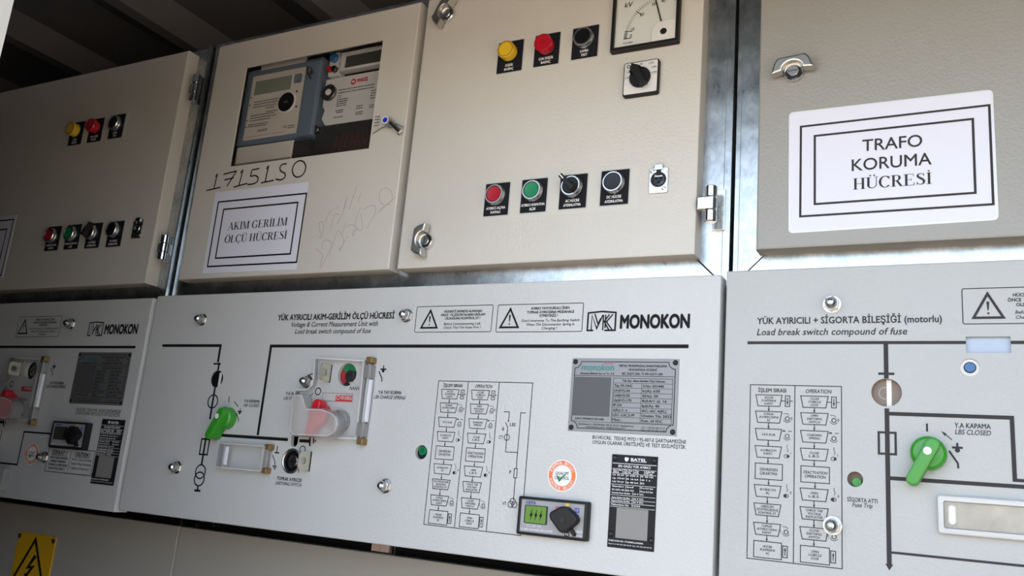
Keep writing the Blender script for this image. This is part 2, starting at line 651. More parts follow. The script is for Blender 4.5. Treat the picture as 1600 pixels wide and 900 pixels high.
# ------------------------------------------------------------------ serif lettering
def serif_words(mb, s, u0, v0, wid, cap, w, mat, rot=0.0):
    q = MB()
    x = [0.0]
    ST, TH, SH = 0.145, 0.058, 0.04

    def R(a, b, c, d):
        q.flat([(x[0] + a, b), (x[0] + c, b), (x[0] + c, d), (x[0] + a, d)], 0, mat)

    def D(a, b, c, d, wd):
        h = wd / 2
        q.flat([(x[0] + a - h, b), (x[0] + a + h, b), (x[0] + c + h, d), (x[0] + c - h, d)], 0, mat)

    def stem(a, wd=ST, lo=0.0, hi=1.0, top=True, bot=True):
        R(a, lo, a + wd, hi)
        if bot:
            R(a - 0.08, lo, a + wd + 0.08, lo + SH)
        if top:
            R(a - 0.08, hi - SH, a + wd + 0.08, hi)

    def path(pts):
        for i in range(len(pts) - 1):
            (a, b, wa), (c, d, wb) = pts[i], pts[i + 1]
            l = math.hypot(c - a, d - b) or 1e-9
            nx, ny = -(d - b) / l, (c - a) / l
            q.flat([(x[0] + a - nx * wa / 2, b - ny * wa / 2), (x[0] + c - nx * wb / 2, d - ny * wb / 2),
                    (x[0] + c + nx * wb / 2, d + ny * wb / 2), (x[0] + a + nx * wa / 2, b + ny * wa / 2)], 0, mat)

    def arc(cx, cy, rx, ry, a0, a1, n=26, thick=ST + 0.01, thin=TH):
        P = []
        for i in range(n + 1):
            t = math.radians(a0 + (a1 - a0) * i / n)
            P.append((cx + rx * math.cos(t), cy + ry * math.sin(t), thin + (thick - thin) * abs(math.cos(t)) ** 1.3))
        path(P)

    def dot(a, b):
        q.flat(circ(x[0] + a, b, 0.062, 12), 0, mat)

    for ch in s:
        if ch == ' ':
            x[0] += 0.30
            continue
        if ch == 'A':
            D(0.06, 0, 0.36, 1, 0.05); D(0.62, 0, 0.34, 1, 0.14); R(0.15, 0.32, 0.54, 0.37)
            R(-0.04, 0, 0.17, SH); R(0.47, 0, 0.78, SH); adv = 0.76
        elif ch == 'K':
            stem(0.09); D(0.24, 0.42, 0.60, 1, 0.055); D(0.62, 0, 0.33, 0.58, 0.15)
            R(0.44, 1 - SH, 0.74, 1); R(0.48, 0, 0.78, SH); adv = 0.80
        elif ch in 'Iİ':
            stem(0.10); adv = 0.36
            if ch == 'İ':
                dot(0.165, 1.14)
        elif ch == 'M':
            R(0.10, 0, 0.145, 1); R(0.0, 0, 0.25, SH); R(0.0, 1 - SH, 0.18, 1)
            stem(0.68); D(0.44, 0.0, 0.16, 1, 0.13); D(0.44, 0.0, 0.70, 1, 0.05); adv = 0.94
        elif ch == 'G':
            arc(0.40, 0.5, 0.31, 0.49, 42, 325); R(0.58, 0.05, 0.70, 0.42); R(0.50, 0.39, 0.79, 0.42)
            R(0.62, 0.70, 0.66, 0.96); adv = 0.82
        elif ch in 'CÇ':
            arc(0.40, 0.5, 0.31, 0.49, 42, 318); R(0.62, 0.70, 0.66, 0.96); adv = 0.74
            if ch == 'Ç':
                path([(0.42, 0.0, 0.05), (0.40, -0.08, 0.05), (0.48, -0.12, 0.07), (0.46, -0.20, 0.06), (0.36, -0.22, 0.04)])
        elif ch == 'E':
            stem(0.09); R(0.2, 1 - SH, 0.60, 1); R(0.57, 0.78, 0.60, 1); R(0.2, 0.48, 0.46, 0.52); R(0.44, 0.38, 0.47, 0.62)
            R(0.2, 0, 0.63, SH); R(0.60, 0, 0.645, 0.23); adv = 0.70
        elif ch == 'R':
            stem(0.09)
            path([(0.2, 0.977, TH), (0.38, 0.975, TH), (0.47, 0.93, 0.09), (0.52, 0.84, ST), (0.52, 0.66, ST), (0.46, 0.56, 0.09), (0.36, 0.51, TH), (0.2, 0.505, TH)])
            D(0.62, 0, 0.36, 0.53, 0.15); R(0.52, 0, 0.76, SH); adv = 0.76
        elif ch == 'L':
            stem(0.09); R(0.2, 0, 0.60, SH); R(0.57, 0, 0.615, 0.25); adv = 0.66
        elif ch in 'OÖ':
            arc(0.40, 0.5, 0.31, 0.49, 0, 360, 40); adv = 0.80
            if ch == 'Ö':
                dot(0.28, 1.14); dot(0.52, 1.14)
        elif ch in 'UÜ':
            R(0.09, 0.3, 0.09 + ST, 1); R(0.01, 1 - SH, 0.30, 1); R(0.62, 0.3, 0.665, 1); R(0.53, 1 - SH, 0.76, 1)
            path([(0.155, 0.32, ST), (0.17, 0.17, 0.12), (0.25, 0.07, 0.09), (0.38, 0.03, 0.06), (0.52, 0.07, 0.055), (0.61, 0.17, TH), (0.642, 0.32, TH)])
            adv = 0.78
            if ch == 'Ü':
                dot(0.28, 1.14); dot(0.52, 1.14)
        elif ch == 'H':
            stem(0.09); stem(0.55); R(0.2, 0.48, 0.57, 0.525); adv = 0.80
        elif ch == 'S':
            path([(0.49, 0.80, 0.04), (0.44, 0.92, 0.045), (0.30, 0.975, TH), (0.17, 0.92, 0.09), (0.12, 0.79, ST), (0.18, 0.66, ST), (0.30, 0.56, ST + 0.02),
                  (0.43, 0.45, ST + 0.02), (0.50, 0.33, ST), (0.51, 0.20, ST), (0.44, 0.08, 0.09), (0.30, 0.025, TH), (0.15, 0.08, 0.045), (0.09, 0.22, 0.04)])
            R(0.47, 0.72, 0.505, 0.99); R(0.075, 0.01, 0.11, 0.28); adv = 0.62
        else:
            adv = 0.5
        x[0] += adv
    a0 = min(p[0] for p in q.v)
    a1 = max(p[0] for p in q.v)
    kx = wid / (a1 - a0)
    c, sn = math.cos(rot), math.sin(rot)
    o = []
    for a, b, _ in q.v:
        a, b = (a - a0) * kx, b * cap
        o.append((u0 + a * c - b * sn, v0 + a * sn + b * c, w))
    mb.add(o, q.f, mat)


# ------------------------------------------------------------------ printed artwork
def rect_lines(mb, r, wd, mat, w):
    u0, v0, u1, v1 = r
    h = wd / 2
    mb.flat(rrect(u0 - h, v0 - h, u1 + h, v0 + h), w, mat)
    mb.flat(rrect(u0 - h, v1 - h, u1 + h, v1 + h), w, mat)
    mb.flat(rrect(u0 - h, v0 + h, u0 + h, v1 - h), w, mat)
    mb.flat(rrect(u1 - h, v0 + h, u1 + h, v1 - h), w, mat)


def fill_px(mb, pts, mat, d=0.0, lift=0.0003):
    mb.flat([at(x, y, d) for x, y in pts], d + lift, mat)


T1 = [('HÜCRE', 'KAPISINI', 'KAPAT'), ('TOPRAK', 'AYIRICISINI', 'AÇ'), ('YAYI KUR',), ('AYIRICIYI', 'KAPAT'), ('DEVREDEN', 'ÇIKARTMA'),
      ('AYIRICIYI', 'AÇ'), ('GERİLİM', 'GÖSTERGESİNİ', 'KONTROL ET'), ('TOPRAK', 'AYIRICISINI', 'KAPAT'), ('HÜCRE', 'KAPISINI', 'AÇ')]
T2 = [('CLOSE', 'CUBICLE', 'DOOR'), ('OPEN', 'EARTHING', 'SWITCH'), ('CHARGING', 'SPRING'), ('CLOSE', 'L.B.S.'), ('DEACTIVATION', 'OPERATION'),
      ('OPEN', 'L.B.S.'), ('CHECK THE', 'VOLTAGE', 'INDICATOR'), ('CLOSE', 'EARTHING', 'SWITCH'), ('OPEN', 'CUBICLE', 'DOOR')]
TROW = [0.0925, 0.19, 0.292, 0.393, 0.505, 0.617, 0.721, 0.83, 0.943]


def op_table(mb, u0, v1, cw, h, ink, first, w=0.0003):
    """the two flow-chart columns of the operating order"""
    lw = 0.00085
    for k in (0, 1):
        L = u0 + k * cw
        T = first if k == 0 else T2
        mb.words(('İŞLEM SIRASI', 'OPERATION')[k], L + cw * (0.18, 0.23)[k], v1 - h * 0.042, cw * (0.63, 0.55)[k], h * 0.0215, w, ink, 0.18 * k, 0.012 * (1 - k))
        for i, t in enumerate(TROW):
            cy = v1 - h * t
            big = i in (4, 8)
            hh = h * (0.045 if big else 0.033)
            cx = L + cw * (0.445 if big else 0.425)
            a, b = (0.30, 0.30) if big else (0.295, 0.245)
            mb.ribbon([(cx - a * cw, cy + hh), (cx - b * cw, cy - hh), (cx + b * cw, cy - hh), (cx + a * cw, cy + hh)], lw, w, ink, True)
            n = len(T[i])
            cap = h * (0.0155 if (big and i == 4) else 0.0125)
            for j, s in enumerate(T[i]):
                y = cy + (n - 1) * cap * 0.72 - j * cap * 1.45 - cap / 2
                mb.words(s, cx, y, min(cw * 0.50, len(s) * cap * 0.80), cap, w, ink, 0.14 * k, 0.008, True)
            if i < 8:
                ny = v1 - h * TROW[i + 1] + h * (0.045 if i + 1 in (4, 8) else 0.033)
                mb.ribbon([(cx, cy - hh), (cx, ny)], lw, w, ink)
                mb.flat([(cx - 0.0012, ny + 0.003), (cx + 0.0012, ny + 0.003), (cx, ny)], w, ink)
            ix = L + cw * 0.84
            if i in (0, 8):
                ix -= cw * (0.0 if i == 0 else 0.02)
                rect_lines(mb, (ix - 0.0024, cy - 0.006, ix + 0.0024, cy + 0.006), lw, ink, w)
                mb.ribbon([(ix, cy - 0.004), (ix, cy + 0.004)], lw, w, ink)
                s = -1 if i == 0 else 1
                mb.flat([(ix - 0.0012, cy + s * 0.001), (ix + 0.0012, cy + s * 0.001), (ix, cy + s * 0.0042)], w, ink)
                if i == 0:
                    mb.ribbon([(cx + 0.27 * cw, cy), (ix - 0.0024, cy)], lw, w, ink)
                    mb.ribbon([(ix + 0.0024, cy), (L + cw * 0.96, cy)], lw, w, ink)
            elif i in (1, 2, 7):
                mb.ring(ix, cy - 0.001, 0.0022, lw, w, ink, 16)
                mb.ribbon([(ix - 0.0042 * math.cos(t), cy - 0.001 - 0.0042 * math.sin(t)) for t in (0.3, 0.8, 1.4, 2.0, 2.6)], lw * 0.7, w, ink)
                if i == 2:
                    mb.flat(rrect(ix - 0.005, cy + 0.004, ix - 0.002, cy + 0.0055), w, ink)
                    mb.ribbon([(ix + 0.001 + 0.0008 * q, cy + 0.0042 + 0.001 * (q % 2)) for q in range(6)], lw * 0.5, w, ink)
                else:
                    mb.ribbon([(ix - 0.004, cy + 0.0045), (ix, cy + 0.0045), (ix + 0.002, cy + 0.0025)], lw * 0.6, w, ink)
                    mb.words('0' if i == 1 else 'I', ix + (0.0036 if i == 1 else -0.0062), cy - 0.002, None, 0.003, w, ink)
            elif i in (3, 5):
                mb.ring(ix - 0.0005, cy - 0.0035, 0.0026, lw * 0.7, w, ink, 16, 0.0019)
                mb.flat(circ(ix + 0.0012 * (1 if i == 3 else -1), cy - 0.0035, 0.0016, 12), w, ink)
                mb.ribbon([(ix, cy + 0.009), (ix, cy + 0.006), (ix + 0.0012, cy + 0.003), (ix, cy + 0.001)], lw * 0.6, w, ink)
                mb.words('I' if i == 3 else '0', ix + 0.0035, cy - 0.001, None, 0.0026, w, ink)
    rect_lines(mb, (u0, v1 - h, u0 + cw, v1), 0.0009, ink, w)
    rect_lines(mb, (u0 + cw, v1 - h, u0 + 2 * cw, v1), 0.0009, ink, w)


def warning_box(mb, r, lines, ink, w=0.0003, tri=0.19):
    """a framed caution: triangle left, three bold and the italic lines right; r=(u0,v0,u1,v1)"""
    u0, v0, u1, v1 = r
    mb.ribbon(rrect(u0, v0, u1, v1, 0.002), 0.0009, w, ink, True)
    W_, H_ = u1 - u0, v1 - v0
    cx, s = u0 + W_ * tri, H_ * 0.33
    mb.ribbon([(cx - s * 1.08, v0 + H_ * 0.17), (cx + s * 1.08, v0 + H_ * 0.17), (cx, v0 + H_ * 0.84)], 0.0026, w, ink, True)
    mb.flat([(cx - 0.0006, v0 + H_ * 0.38), (cx + 0.0006, v0 + H_ * 0.38), (cx + 0.0014, v0 + H_ * 0.62), (cx - 0.0014, v0 + H_ * 0.62)], w, ink)
    mb.flat(circ(cx, v0 + H_ * 0.29, 0.0011, 10), w, ink)
    for s_, a, b, y, it in lines:
        mb.words(s_, u0 + W_ * a, v0 + H_ * y, W_ * (b - a), H_ * 0.088, w, ink, 0.2 if it else 0, 0 if it else 0.018)


WB1 = [('HÜCREYİ DEVREYE ALMADAN', .375, .865, .745, 0), ('ÖNCE  YG SİGORTALARIN SAĞLAM', .335, .905, .610, 0), ('OLDUĞUNU KONTROL ET !', .395, .85, .475, 0),
       ('Before Commissionning Cell,', .385, .86, .27, 1), ('Check That The Fuses Firm !', .385, .865, .13, 1)]
WB2 = [('AYIRICI YAYI KURULU İKEN', .40, .845, .80, 0), ('TOPRAK AYIRICISINA MÜDAHALE', .355, .90, .66, 0), ('ETMEYİNİZ !', .51, .72, .53, 0),
       ("Don't Intervene To The Earthing Switch", .30, .965, .36, 1), ('When The Disconnector Spring Is', .355, .91, .22, 1), ('Charging !', .54, .715, .085, 1)]


def maker_logo(mb, u0, v0, u1, v1, wu0, wu1, ink, w=0.0003):
    """framed MK mark and the word beside it"""
    W_, H_ = u1 - u0, v1 - v0
    t = 0.0022
    mb.ribbon([(u0 + W_ * .22, v0), (u0, v0), (u0, v1), (u0 + W_ * .5, v1 + H_ * .07), (u1, v1), (u1, v0), (u0 + W_ * .62, v0)], t, w, ink)
    X = lambda a: u0 + W_ * a
    Y = lambda b: v0 + H_ * b
    for pts in ([(.14, 0), (.14, .88), (.34, .1), (.54, .88)], [(.24, .95), (.38, .36), (.47, .70)], [(.56, .88), (.56, 0)],
                [(.64, .88), (.64, .12)], [(.90, .90), (.68, .48), (.90, .02)], [(.78, .90), (.60, .50), (.78, .02)]):
        w += 3e-5
        mb.ribbon([(X(a), Y(b)) for a, b in pts], 0.0017, w, ink)
    mb.words('MONOKON', wu0, v0 + H_ * 0.12, wu1 - wu0, H_ * 0.70, w, ink, 0, 0.03)


def plus_switch(mb, cx, cy, k, ink, w=0.0003):
    """load-break contact: cross with a dot over a tilted blade; k scales"""
    mb.flat(rrect(cx - .0052 * k, cy - .0011 * k, cx + .0052 * k, cy + .0011 * k), w, ink)
    mb.flat(rrect(cx - .0009 * k, cy - .003 * k, cx + .0009 * k, cy + .0055 * k), w, ink)
    mb.flat(circ(cx, cy - .0025 * k, .0023 * k, 14), w, ink)
    mb.ribbon([(cx - .0075 * k, cy - .003 * k), (cx - .0005 * k, cy - .0135 * k), (cx - .0002 * k, cy - .018 * k)], .0017 * k, w, ink)


def ellipse_hole(px, py, ry, d=0.0, n=36):
    a = at(px, py, d)
    r = (at(px, py - ry, d)[1] - at(px, py + ry, d)[1]) / 2
    return a[0], a[1], r


# openings cut in the three control panels (centre u, v, radius)
SEMA = ellipse_hole(338.5, 592, 13.4)
CHRG = ellipse_hole(542.4, 585.5, 17.9)
EARTH = ellipse_hole(456.3, 720.4, 18)
RND = ellipse_hole(658.1, 706.5, 11.2)
SLOT = at(460.2, 689)
LSH = 0.7405                                     # the left cell repeats the middle one this far to its left
CHRGL = (CHRG[0] - LSH, CHRG[1] - 0.0038, CHRG[2])
CWIN = ellipse_hole(1385.2, 613.2, 22)
CBLU = ellipse_hole(1515.5, 573.8, 13.6)
CFUS = ellipse_hole(1336.1, 748.8, 12)
CRECT = box4((1509.2, 525.8), (1579, 525.8), (1579.9, 551.4), (1509.2, 551.4))

# ------------------------------------------------------------------ cabinets
DF = -0.015                                      # door fronts stand this far before the panel fronts
FW = -0.041                                      # galvanised frame face
PA = (-2.215, -0.0941, (at(240, 466)[0] + at(177, 799.8)[0]) / 2, 0.2696)
PB = (-1.2314, -0.0898, -0.2494, 0.2728)
PC = (-0.2431, -0.0858, 0.74, 0.2768)
FTOP = at(420, 51.6, FW)[1]
dA = (-2.19, (at(0, 453, DF)[1] + at(227, 443, DF)[1]) / 2, (at(295, 79.5, DF)[0] + at(227, 443, DF)[0]) / 2, (at(0, 143.7, DF)[1] + at(295, 79.5, DF)[1]) / 2)
dB1 = (-1.1720, at(580, 422.4, DF)[1], (at(658, 3, DF)[0] + at(607, 421, DF)[0]) / 2, at(420, 55, DF)[1])
dB1 = ((at(342.7, 72, DF)[0] + at(277.8, 437.8, DF)[0]) / 2, dB1[1], dB1[2], dB1[3])
dB2 = ((at(668, 0, DF)[0] + at(621, 420, DF)[0]) / 2, at(700, 416.4, DF)[1], (at(1100.5, 0, DF)[0] + at(1085, 394, DF)[0]) / 2, dB1[3])
dC = ((at(1186.5, 0, DF)[0] + at(1183, 390, DF)[0]) / 2, at(1440, 377.2, DF)[1], 0.70, dB1[3])
FA = (-2.235, 0.262, (at(335, 76, FW)[0] + at(266, 458, FW)[0]) / 2, at(335, 74, FW)[1])
FB = (FA[2] + 0.005, 0.264, at(1140, 380, FW)[0], FTOP)
FC = (at(1145.5, 380, FW)[0], 0.268, 0.755, FTOP)
WIN = box4((384, 103.5), (598, 65), (576, 236), (360, 256.5), DF)


def frame_mesh(mb, r, tw, mat):
    """four mitred members with hairline joints"""
    u0, v0, u1, v1 = r
    g = 0.0005
    i0, j0, i1, j1 = u0 + tw, v0 + tw, u1 - tw, v1 - tw
    for o in ([(u0 + g, v0), (u1 - g, v0), (i1 - g, j0), (i0 + g, j0)], [(u1, v0 + g), (u1, v1 - g), (i1, j1 - g), (i1, j0 + g)],
              [(u1 - g, v1), (u0 + g, v1), (i0 + g, j1), (i1 - g, j1)], [(u0, v1 - g), (u0, v0 + g), (i0, j0 + g), (i0, j1 - g)]):
        mb.prism(o, -0.11, FW, mat, 0.0008)


def wing_lock(parent, root, u, v, w, ang):
    """quarter-turn lock: round collar, slotted core, and a bow-shaped wing"""
    mb = MB()
    mb.lathe(u, v, [(.0115, w - 0.002), (.0115, w + .0065), (.0105, w + .0078), (.0082, w + .0078), (.0080, w + .005)], 'chrome', 32)
    mb.lathe(u, v, [(.0072, w), (.0072, w + .0088), (.0064, w + .0096), (0, w + .0096)], 'satin_metal', 28)
    c, s = math.cos(ang), math.sin(ang)
    mb.T = lambda a, b, z: (u + a * c - b * s, v + a * s + b * c, z)
    mb.flat(rrect(-.0062, -.0006, .0062, .0006), w + .0098, 'dark_metal')
    arc = [(.0125 * math.cos(t), .0125 * math.sin(t) * 0.9 - 0.001) for t in [math.pi * i / 12 for i in range(13)]]
    o = [(-.0255, -.003), (-.0215, .011), (-.0165, .0175), (.0165, .0175), (.0215, .011), (.0255, -.003)]
    mb.prism(o[::-1] + arc[::-1], w + .004, w + .0165, 'wing_metal', 0.0022, back=True)
    mb.T = None
    return mb.build('lock', parent, root)


def acorn_nut(parent, root, px, py, d=0.0):
    u, v = at(px, py, d + 0.006)
    mb = MB()
    mb.lathe(u, v, [(.0098, d), (.0098, d + .0010), (.0, d + .0010)], 'steel', 28)
    mb.prism(circ(u, v, .0086, 6, a0=0.35), d + .001, d + .0075, 'steel', 0.001)
    mb.lathe(u, v, [(.0068, d + .0075), (.0066, d + .0105), (.0055, d + .0135), (.0034, d + .0158), (.0014, d + .0166), (0, d + .0168)], 'steel', 28)
    return mb.build('acorn_nut', parent, root)


LEAF = [(0, 1, 2, 3), (5, 4, 7, 6), (4, 5, 1, 0), (3, 2, 6, 7), (1, 5, 6, 2), (4, 0, 3, 7)]


def hinge(parent, root, u, v0, v1, w, leaf=0.0, tab=None):
    """barrel hinge standing on the frame; leaf = width of the plate to its right; tab = reach of the door lug to the left"""
    mb = MB()
    mb.T = lambda a, b, z: (u + a, z, w - b)      # barrel axis upright
    L = (v1 - v0) / 3
    for k in range(3):
        a, b = v0 + k * L + 0.0004, v0 + (k + 1) * L - 0.0004
        mb.lathe(0, 0, [(0, a), (.0062, a), (.0076, a + .0012), (.0076, b - .0012), (.0062, b), (.0030, b), (.0030, b - .002), (0, b - .002)], 'chrome', 24)
    mb.T = None
    if tab:
        mb.box(u - tab, v0 + L, w + .001, u + .0045, v0 + 2 * L, w + .0085, 'chrome', 0.0012)
    else:
        mb.box(u - .011, v0 + L, w - .004, u, v0 + 2 * L, w + .004, 'dark_metal', 0.0012)
    if leaf:
        for a, b in ((v0, v0 + L * 0.95), (v0 + 2.05 * L, v1)):
            mb.add([(u, a, FW + .017), (u + leaf, a, FW + .001), (u + leaf, b, FW + .001), (u, b, FW + .017),
                    (u, a, FW + .014), (u + leaf, a, FW - .002), (u + leaf, b, FW - .002), (u, b, FW + .014)], LEAF, 'bright_zinc')
        a, b, c, e = u + leaf * .32, u + leaf * .68, FW + .017 - .016 * .32, FW + .017 - .016 * .68
        mb.add([(a, v0, c), (b, v0, e), (b, v1, e), (a, v1, c), (a, v0, c - .003), (b, v0, e - .003), (b, v1, e - .003), (a, v1, c - .003)], LEAF, 'bright_zinc')
    else:
        mb.box(u - .003, v0 - .004, FW, u + .013, v1 + .002, FW + .004, 'zinc_plate', 0.0006)
    return mb.build('hinge', parent, root)


def cabinet(u, label):
    return thing('switchgear_cabinet', u, -ZC, -0.5, label, 'switchgear cabinet')


def body(root, u0, u1, top):
    mb = MB()
    mb.box(u0, -ZC, -0.90, u1, top, -0.155, 'void')
    mb.build('body', root, root)


def lower_door(root, u0, u1, v1, mat='lower_paint'):
    mb = MB()
    mb.prism(rrect(u0, -ZC + 0.06, u1, v1), -0.154, -0.134, mat, 0.002, back=True)
    o = mb.build('lower_door', root, root)
    return o


def front_panel(root, r, holes, mat):
    mb = MB()
    hs = [h if isinstance(h, list) else circ(h[0], h[1], h[2], 40) for h in holes]
    mb.prism(rrect(*r, 0.0012, 2), -0.026, 0.0, mat, 0.0016, holes=hs, hd=0.006)
    o = mb.build('front_panel', root, root)
    q = MB()
    q.box(r[0] + 0.008, r[1] + 0.006, -0.154, r[2] - 0.008, r[3] - 0.004, -0.027, 'void')
    q.build('mechanism_box', root, root)
    return o


# ---- left cabinet
CA = cabinet(-1.73, 'shaded grey switchgear cabinet at the left, beyond the cabinet with the glazed meter door')
body(CA, -2.23, -1.2400, 0.735)
mb = MB()
frame_mesh(mb, FA, 0.062, 'galvanised')
mb.box(FA[2] - 0.0022, FA[1] + 0.003, FW - 0.004, FA[2] + 0.0002, FA[3], FW + 0.010, 'galvanised')
mb.build('frame', CA, CA)
mb = MB()
mb.prism(rrect(*dA), FW, DF, 'door_paint', 0.0025, back=True)
doorA = mb.build('upper_door', CA, CA)
hinge(doorA, CA, at(305, 135, DF)[0] - 0.004, at(299, 158, DF)[1], at(309, 115, DF)[1], DF - 0.004, FA[2] - .0035 - (at(305, 135, DF)[0] - 0.004))
hinge(doorA, CA, at(255, 387, DF)[0] - 0.004, at(250, 406, DF)[1], at(259, 366, DF)[1], DF - 0.004, FA[2] - .0035 - (at(255, 387, DF)[0] - 0.004))
panA = front_panel(CA, PA, [CHRGL], 'panel_paint')
lower_door(CA, -2.22, at(279.5, 830, -0.134)[0] - 0.001, at(280, 822, -0.134)[1])
acorn_nut(panA, CA, 107.6, 505.3)
acorn_nut(panA, CA, 65.3, 714)

# ---- middle cabinet
CB = cabinet(-0.745, 'grey switchgear cabinet in the middle, with the glazed meter door and the push-button door')
body(CB, -1.2310, -0.2470, 0.730)
mb = MB()
frame_mesh(mb, FB, 0.060, 'galvanised')
u = at(1130.7, 300, FW)[0]
mb.flat(rrect(u - .0004, FB[1] + .02, u + .0004, FB[3] - .02), FW + .0003, 'galvanised_dull')
mb.prism(rrect(FB[0] + 0.001, FB[1] + 0.0005, FB[2] - 0.001, FB[1] + 0.003), FW, FW + 0.006, 'galvanised', 0.001)
mb.prism(rrect(dB1[2] - 0.012, FB[1] + 0.06, dB2[0] + 0.02, FB[3] - 0.06), -0.11, FW - 0.001, 'galvanised')
mb.build('frame', CB, CB)
mb = MB()
mb.prism(rrect(*dB1), FW, DF, 'door_paint', 0.0025, holes=[rrect(*WIN)], hd=0.003)
doorB1 = mb.build('upper_door', CB, CB)
doorB1['label'] = 'meter door with a cut-out window'
mb = MB()
mb.flat(rrect(WIN[0] - .004, WIN[1] - .004, WIN[2] + .004, WIN[3] + .004), DF - 0.0045, 'window_pane')
mb.build('window_pane', doorB1, CB)
mb = MB()
mb.prism(rrect(*dB2), FW, DF, 'door_paint', 0.0025, back=True)
doorB2 = mb.build('upper_door', CB, CB)
doorB2['label'] = 'push-button door'
wing_lock(doorB2, CB, *at(700, 23, DF + .004), DF, math.radians(62))
wing_lock(doorB2, CB, *at(666, 377, DF + .004), DF, math.radians(88))
hinge(doorB2, CB, at(1109, 318, DF + 0.004)[0], at(1110, 347, DF)[1], at(1108, 290, DF)[1], DF - 0.002, 0.0, 0.016)
panB = front_panel(CB, PB, [SEMA, CHRG, EARTH, RND, capsule(SLOT[0], SLOT[1] + .008, SLOT[0], SLOT[1] - .002, .0065)], 'panel_paint')
lower_door(CB, at(279.5, 830, -0.134)[0] + 0.001, -0.2480, at(280, 822, -0.134)[1])
for p in ((312.5, 498.5), (632.5, 492), (272.5, 730), (599, 759), (477, 596)):
    acorn_nut(panB, CB, *p)
for (x0, y0, x1, y1) in ((581, 850, 592, 862), (594, 851, 606, 864)):
    mb = MB()
    a = at(x0, y0 - 3, -0.138)
    b = at(x1, y1, -0.138)
    mb.box(a[0], b[1], -0.154, b[0], a[1], -0.138, 'pink_plastic', 0.001)
    mb.build('terminal_block', CB, CB)
for x, y in ((612, 860), (616.5, 861), (283, 816), (307, 817), (333, 820)):
    mb = MB()
    a = at(x, y, -0.138)
    mb.box(a[0] - 0.0012, a[1] - 0.006, -0.154, a[0] + 0.0012, a[1] + 0.010, -0.138, 'zinc_plate')
    mb.build('bracket', CB, CB)

# ---- right cabinet
CC = cabinet(0.245, 'grey switchgear cabinet at the right, with the large paper sign on its upper door')
body(CC, -0.2440, 0.745, 0.730)
mb = MB()
frame_mesh(mb, FC, 0.060, 'galvanised')
u = at(1155.5, 300, FW)[0]
mb.flat(rrect(u - .0004, FC[1] + .02, u + .0004, FC[3] - .02), FW + .0003, 'galvanised_dull')
mb.build('frame', CC, CC)
mb = MB()
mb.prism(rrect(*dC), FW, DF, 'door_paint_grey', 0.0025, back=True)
doorC = mb.build('upper_door', CC, CC)
wing_lock(doorC, CC, *at(1240, 113, DF + .004), DF, math.radians(4))
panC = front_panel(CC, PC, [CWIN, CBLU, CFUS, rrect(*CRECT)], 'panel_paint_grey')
lower_door(CC, -0.2420, 0.735, -0.116)
acorn_nut(panC, CC, 1299, 474)
acorn_nut(panC, CC, 1299.7, 821.3)

# ------------------------------------------------------------------ printing on the three control panels
K = 'ink'
# middle panel
mb = MB()
mb.wpx('YÜK AYIRICILI AKIM-GERİLİM ÖLÇÜ HÜCRESİ', 434, 500, 616, 498.1, 8.6, K, bold=.02)
mb.wpx('Voltage & Current Measurement Unit with', 453.9, 510.9, 589.9, 509.3, 7.4, K, it=.2)
mb.wpx('Load break switch compound of fuse', 460.8, 521.1, 578.7, 520.8, 7.2, K, it=.2)
wr1 = box4((652.2, 479.7), (770.6, 476.3), (767.5, 518.1), (647.5, 519.4))
wr2 = box4((778.8, 476.6), (912.2, 473.4), (909, 518.1), (774.7, 518.8))
warning_box(mb, wr1, WB1, K)
warning_box(mb, wr2, WB2, K, tri=0.155)
lg = box4((919.4, 489), (962.2, 488.4), (961.3, 516), (917.8, 516.6))
maker_logo(mb, *lg, at(968.4, 513.4)[0], at(1077.8, 512.8)[0], K)
b0, b1 = at(424, 542.0)[0], at(1076, 541.3)[0]
bv = at(660, 540.9)[1]
mb.flat(rrect(b0 - .003, bv - .0023, b1, bv + .0023), .0003, K)
a = at(254, 540)
c = at(345, 540)
mb.ribbon([(a[0], a[1]), (c[0], a[1]), (c[0], at(344, 566)[1])], .0046, .0003, K)
cx = at(339.5, 568.5)
mb.flat(rrect(cx[0] - .008, cx[1] - .0014, cx[0] + .008, cx[1] + .0014), .0003, K)
sx = SEMA[0]
mb.flat(rrect(sx - .0016, SEMA[1] + SEMA[2], sx + .0022, cx[1] + .002), .0003, K)
mb.flat(rrect(sx - .0019, at(328, 655)[1], sx + .0019, SEMA[1] - SEMA[2]), .0003, K)
rv = at(331.2, 627.2)
mb.ring(sx, rv[1], .0105, .0022, .0003, K)
mb.lpx([(345.2, 680), (450, 687.8)], .0046)
mb.lpx([(424, 540), (402.6, 680)], .0046)
mb.lpx([(468, 688.5), (484.4, 689.7)], .0046)
mb.lpx([(484.6, 683), (484.2, 697)], .003)
mb.lpx([(490.3, 685), (490, 693)], .0022)
mb.lpx([(493, 687.5), (493, 690.5)], .0018)
fr = box4((315.8, 685.7), (327.8, 686.7), (324, 710.7), (311.7, 709.5))
rect_lines(mb, fr, .0026, K, .0003)
fx = (fr[0] + fr[2]) / 2
mb.flat(rrect(fx - .0019, at(315, 727.3)[1], fx + .0019, at(321.6, 680)[1]), .0003, K)
for y in (736.8, 748.3):
    mb.ring(fx, at(311.5, y)[1], .0105, .0022, .0003, K)
mb.flat(rrect(fx - .0016, at(306, 766)[1], fx + .0016, at(308, 757.5)[1]), .0003, K)
mb.flat(rrect(fx - .0065, at(306, 768)[1], fx + .0065, at(306, 764.6)[1]), .0003, K)
mb.lpx([(358.4, 619.5), (358, 628.5)], .0016)
mb.lpx([(372.5, 635.5), (366.5, 627.5)], .0012, snap=False)
plus_switch(mb, *at(375, 643), .9, K)
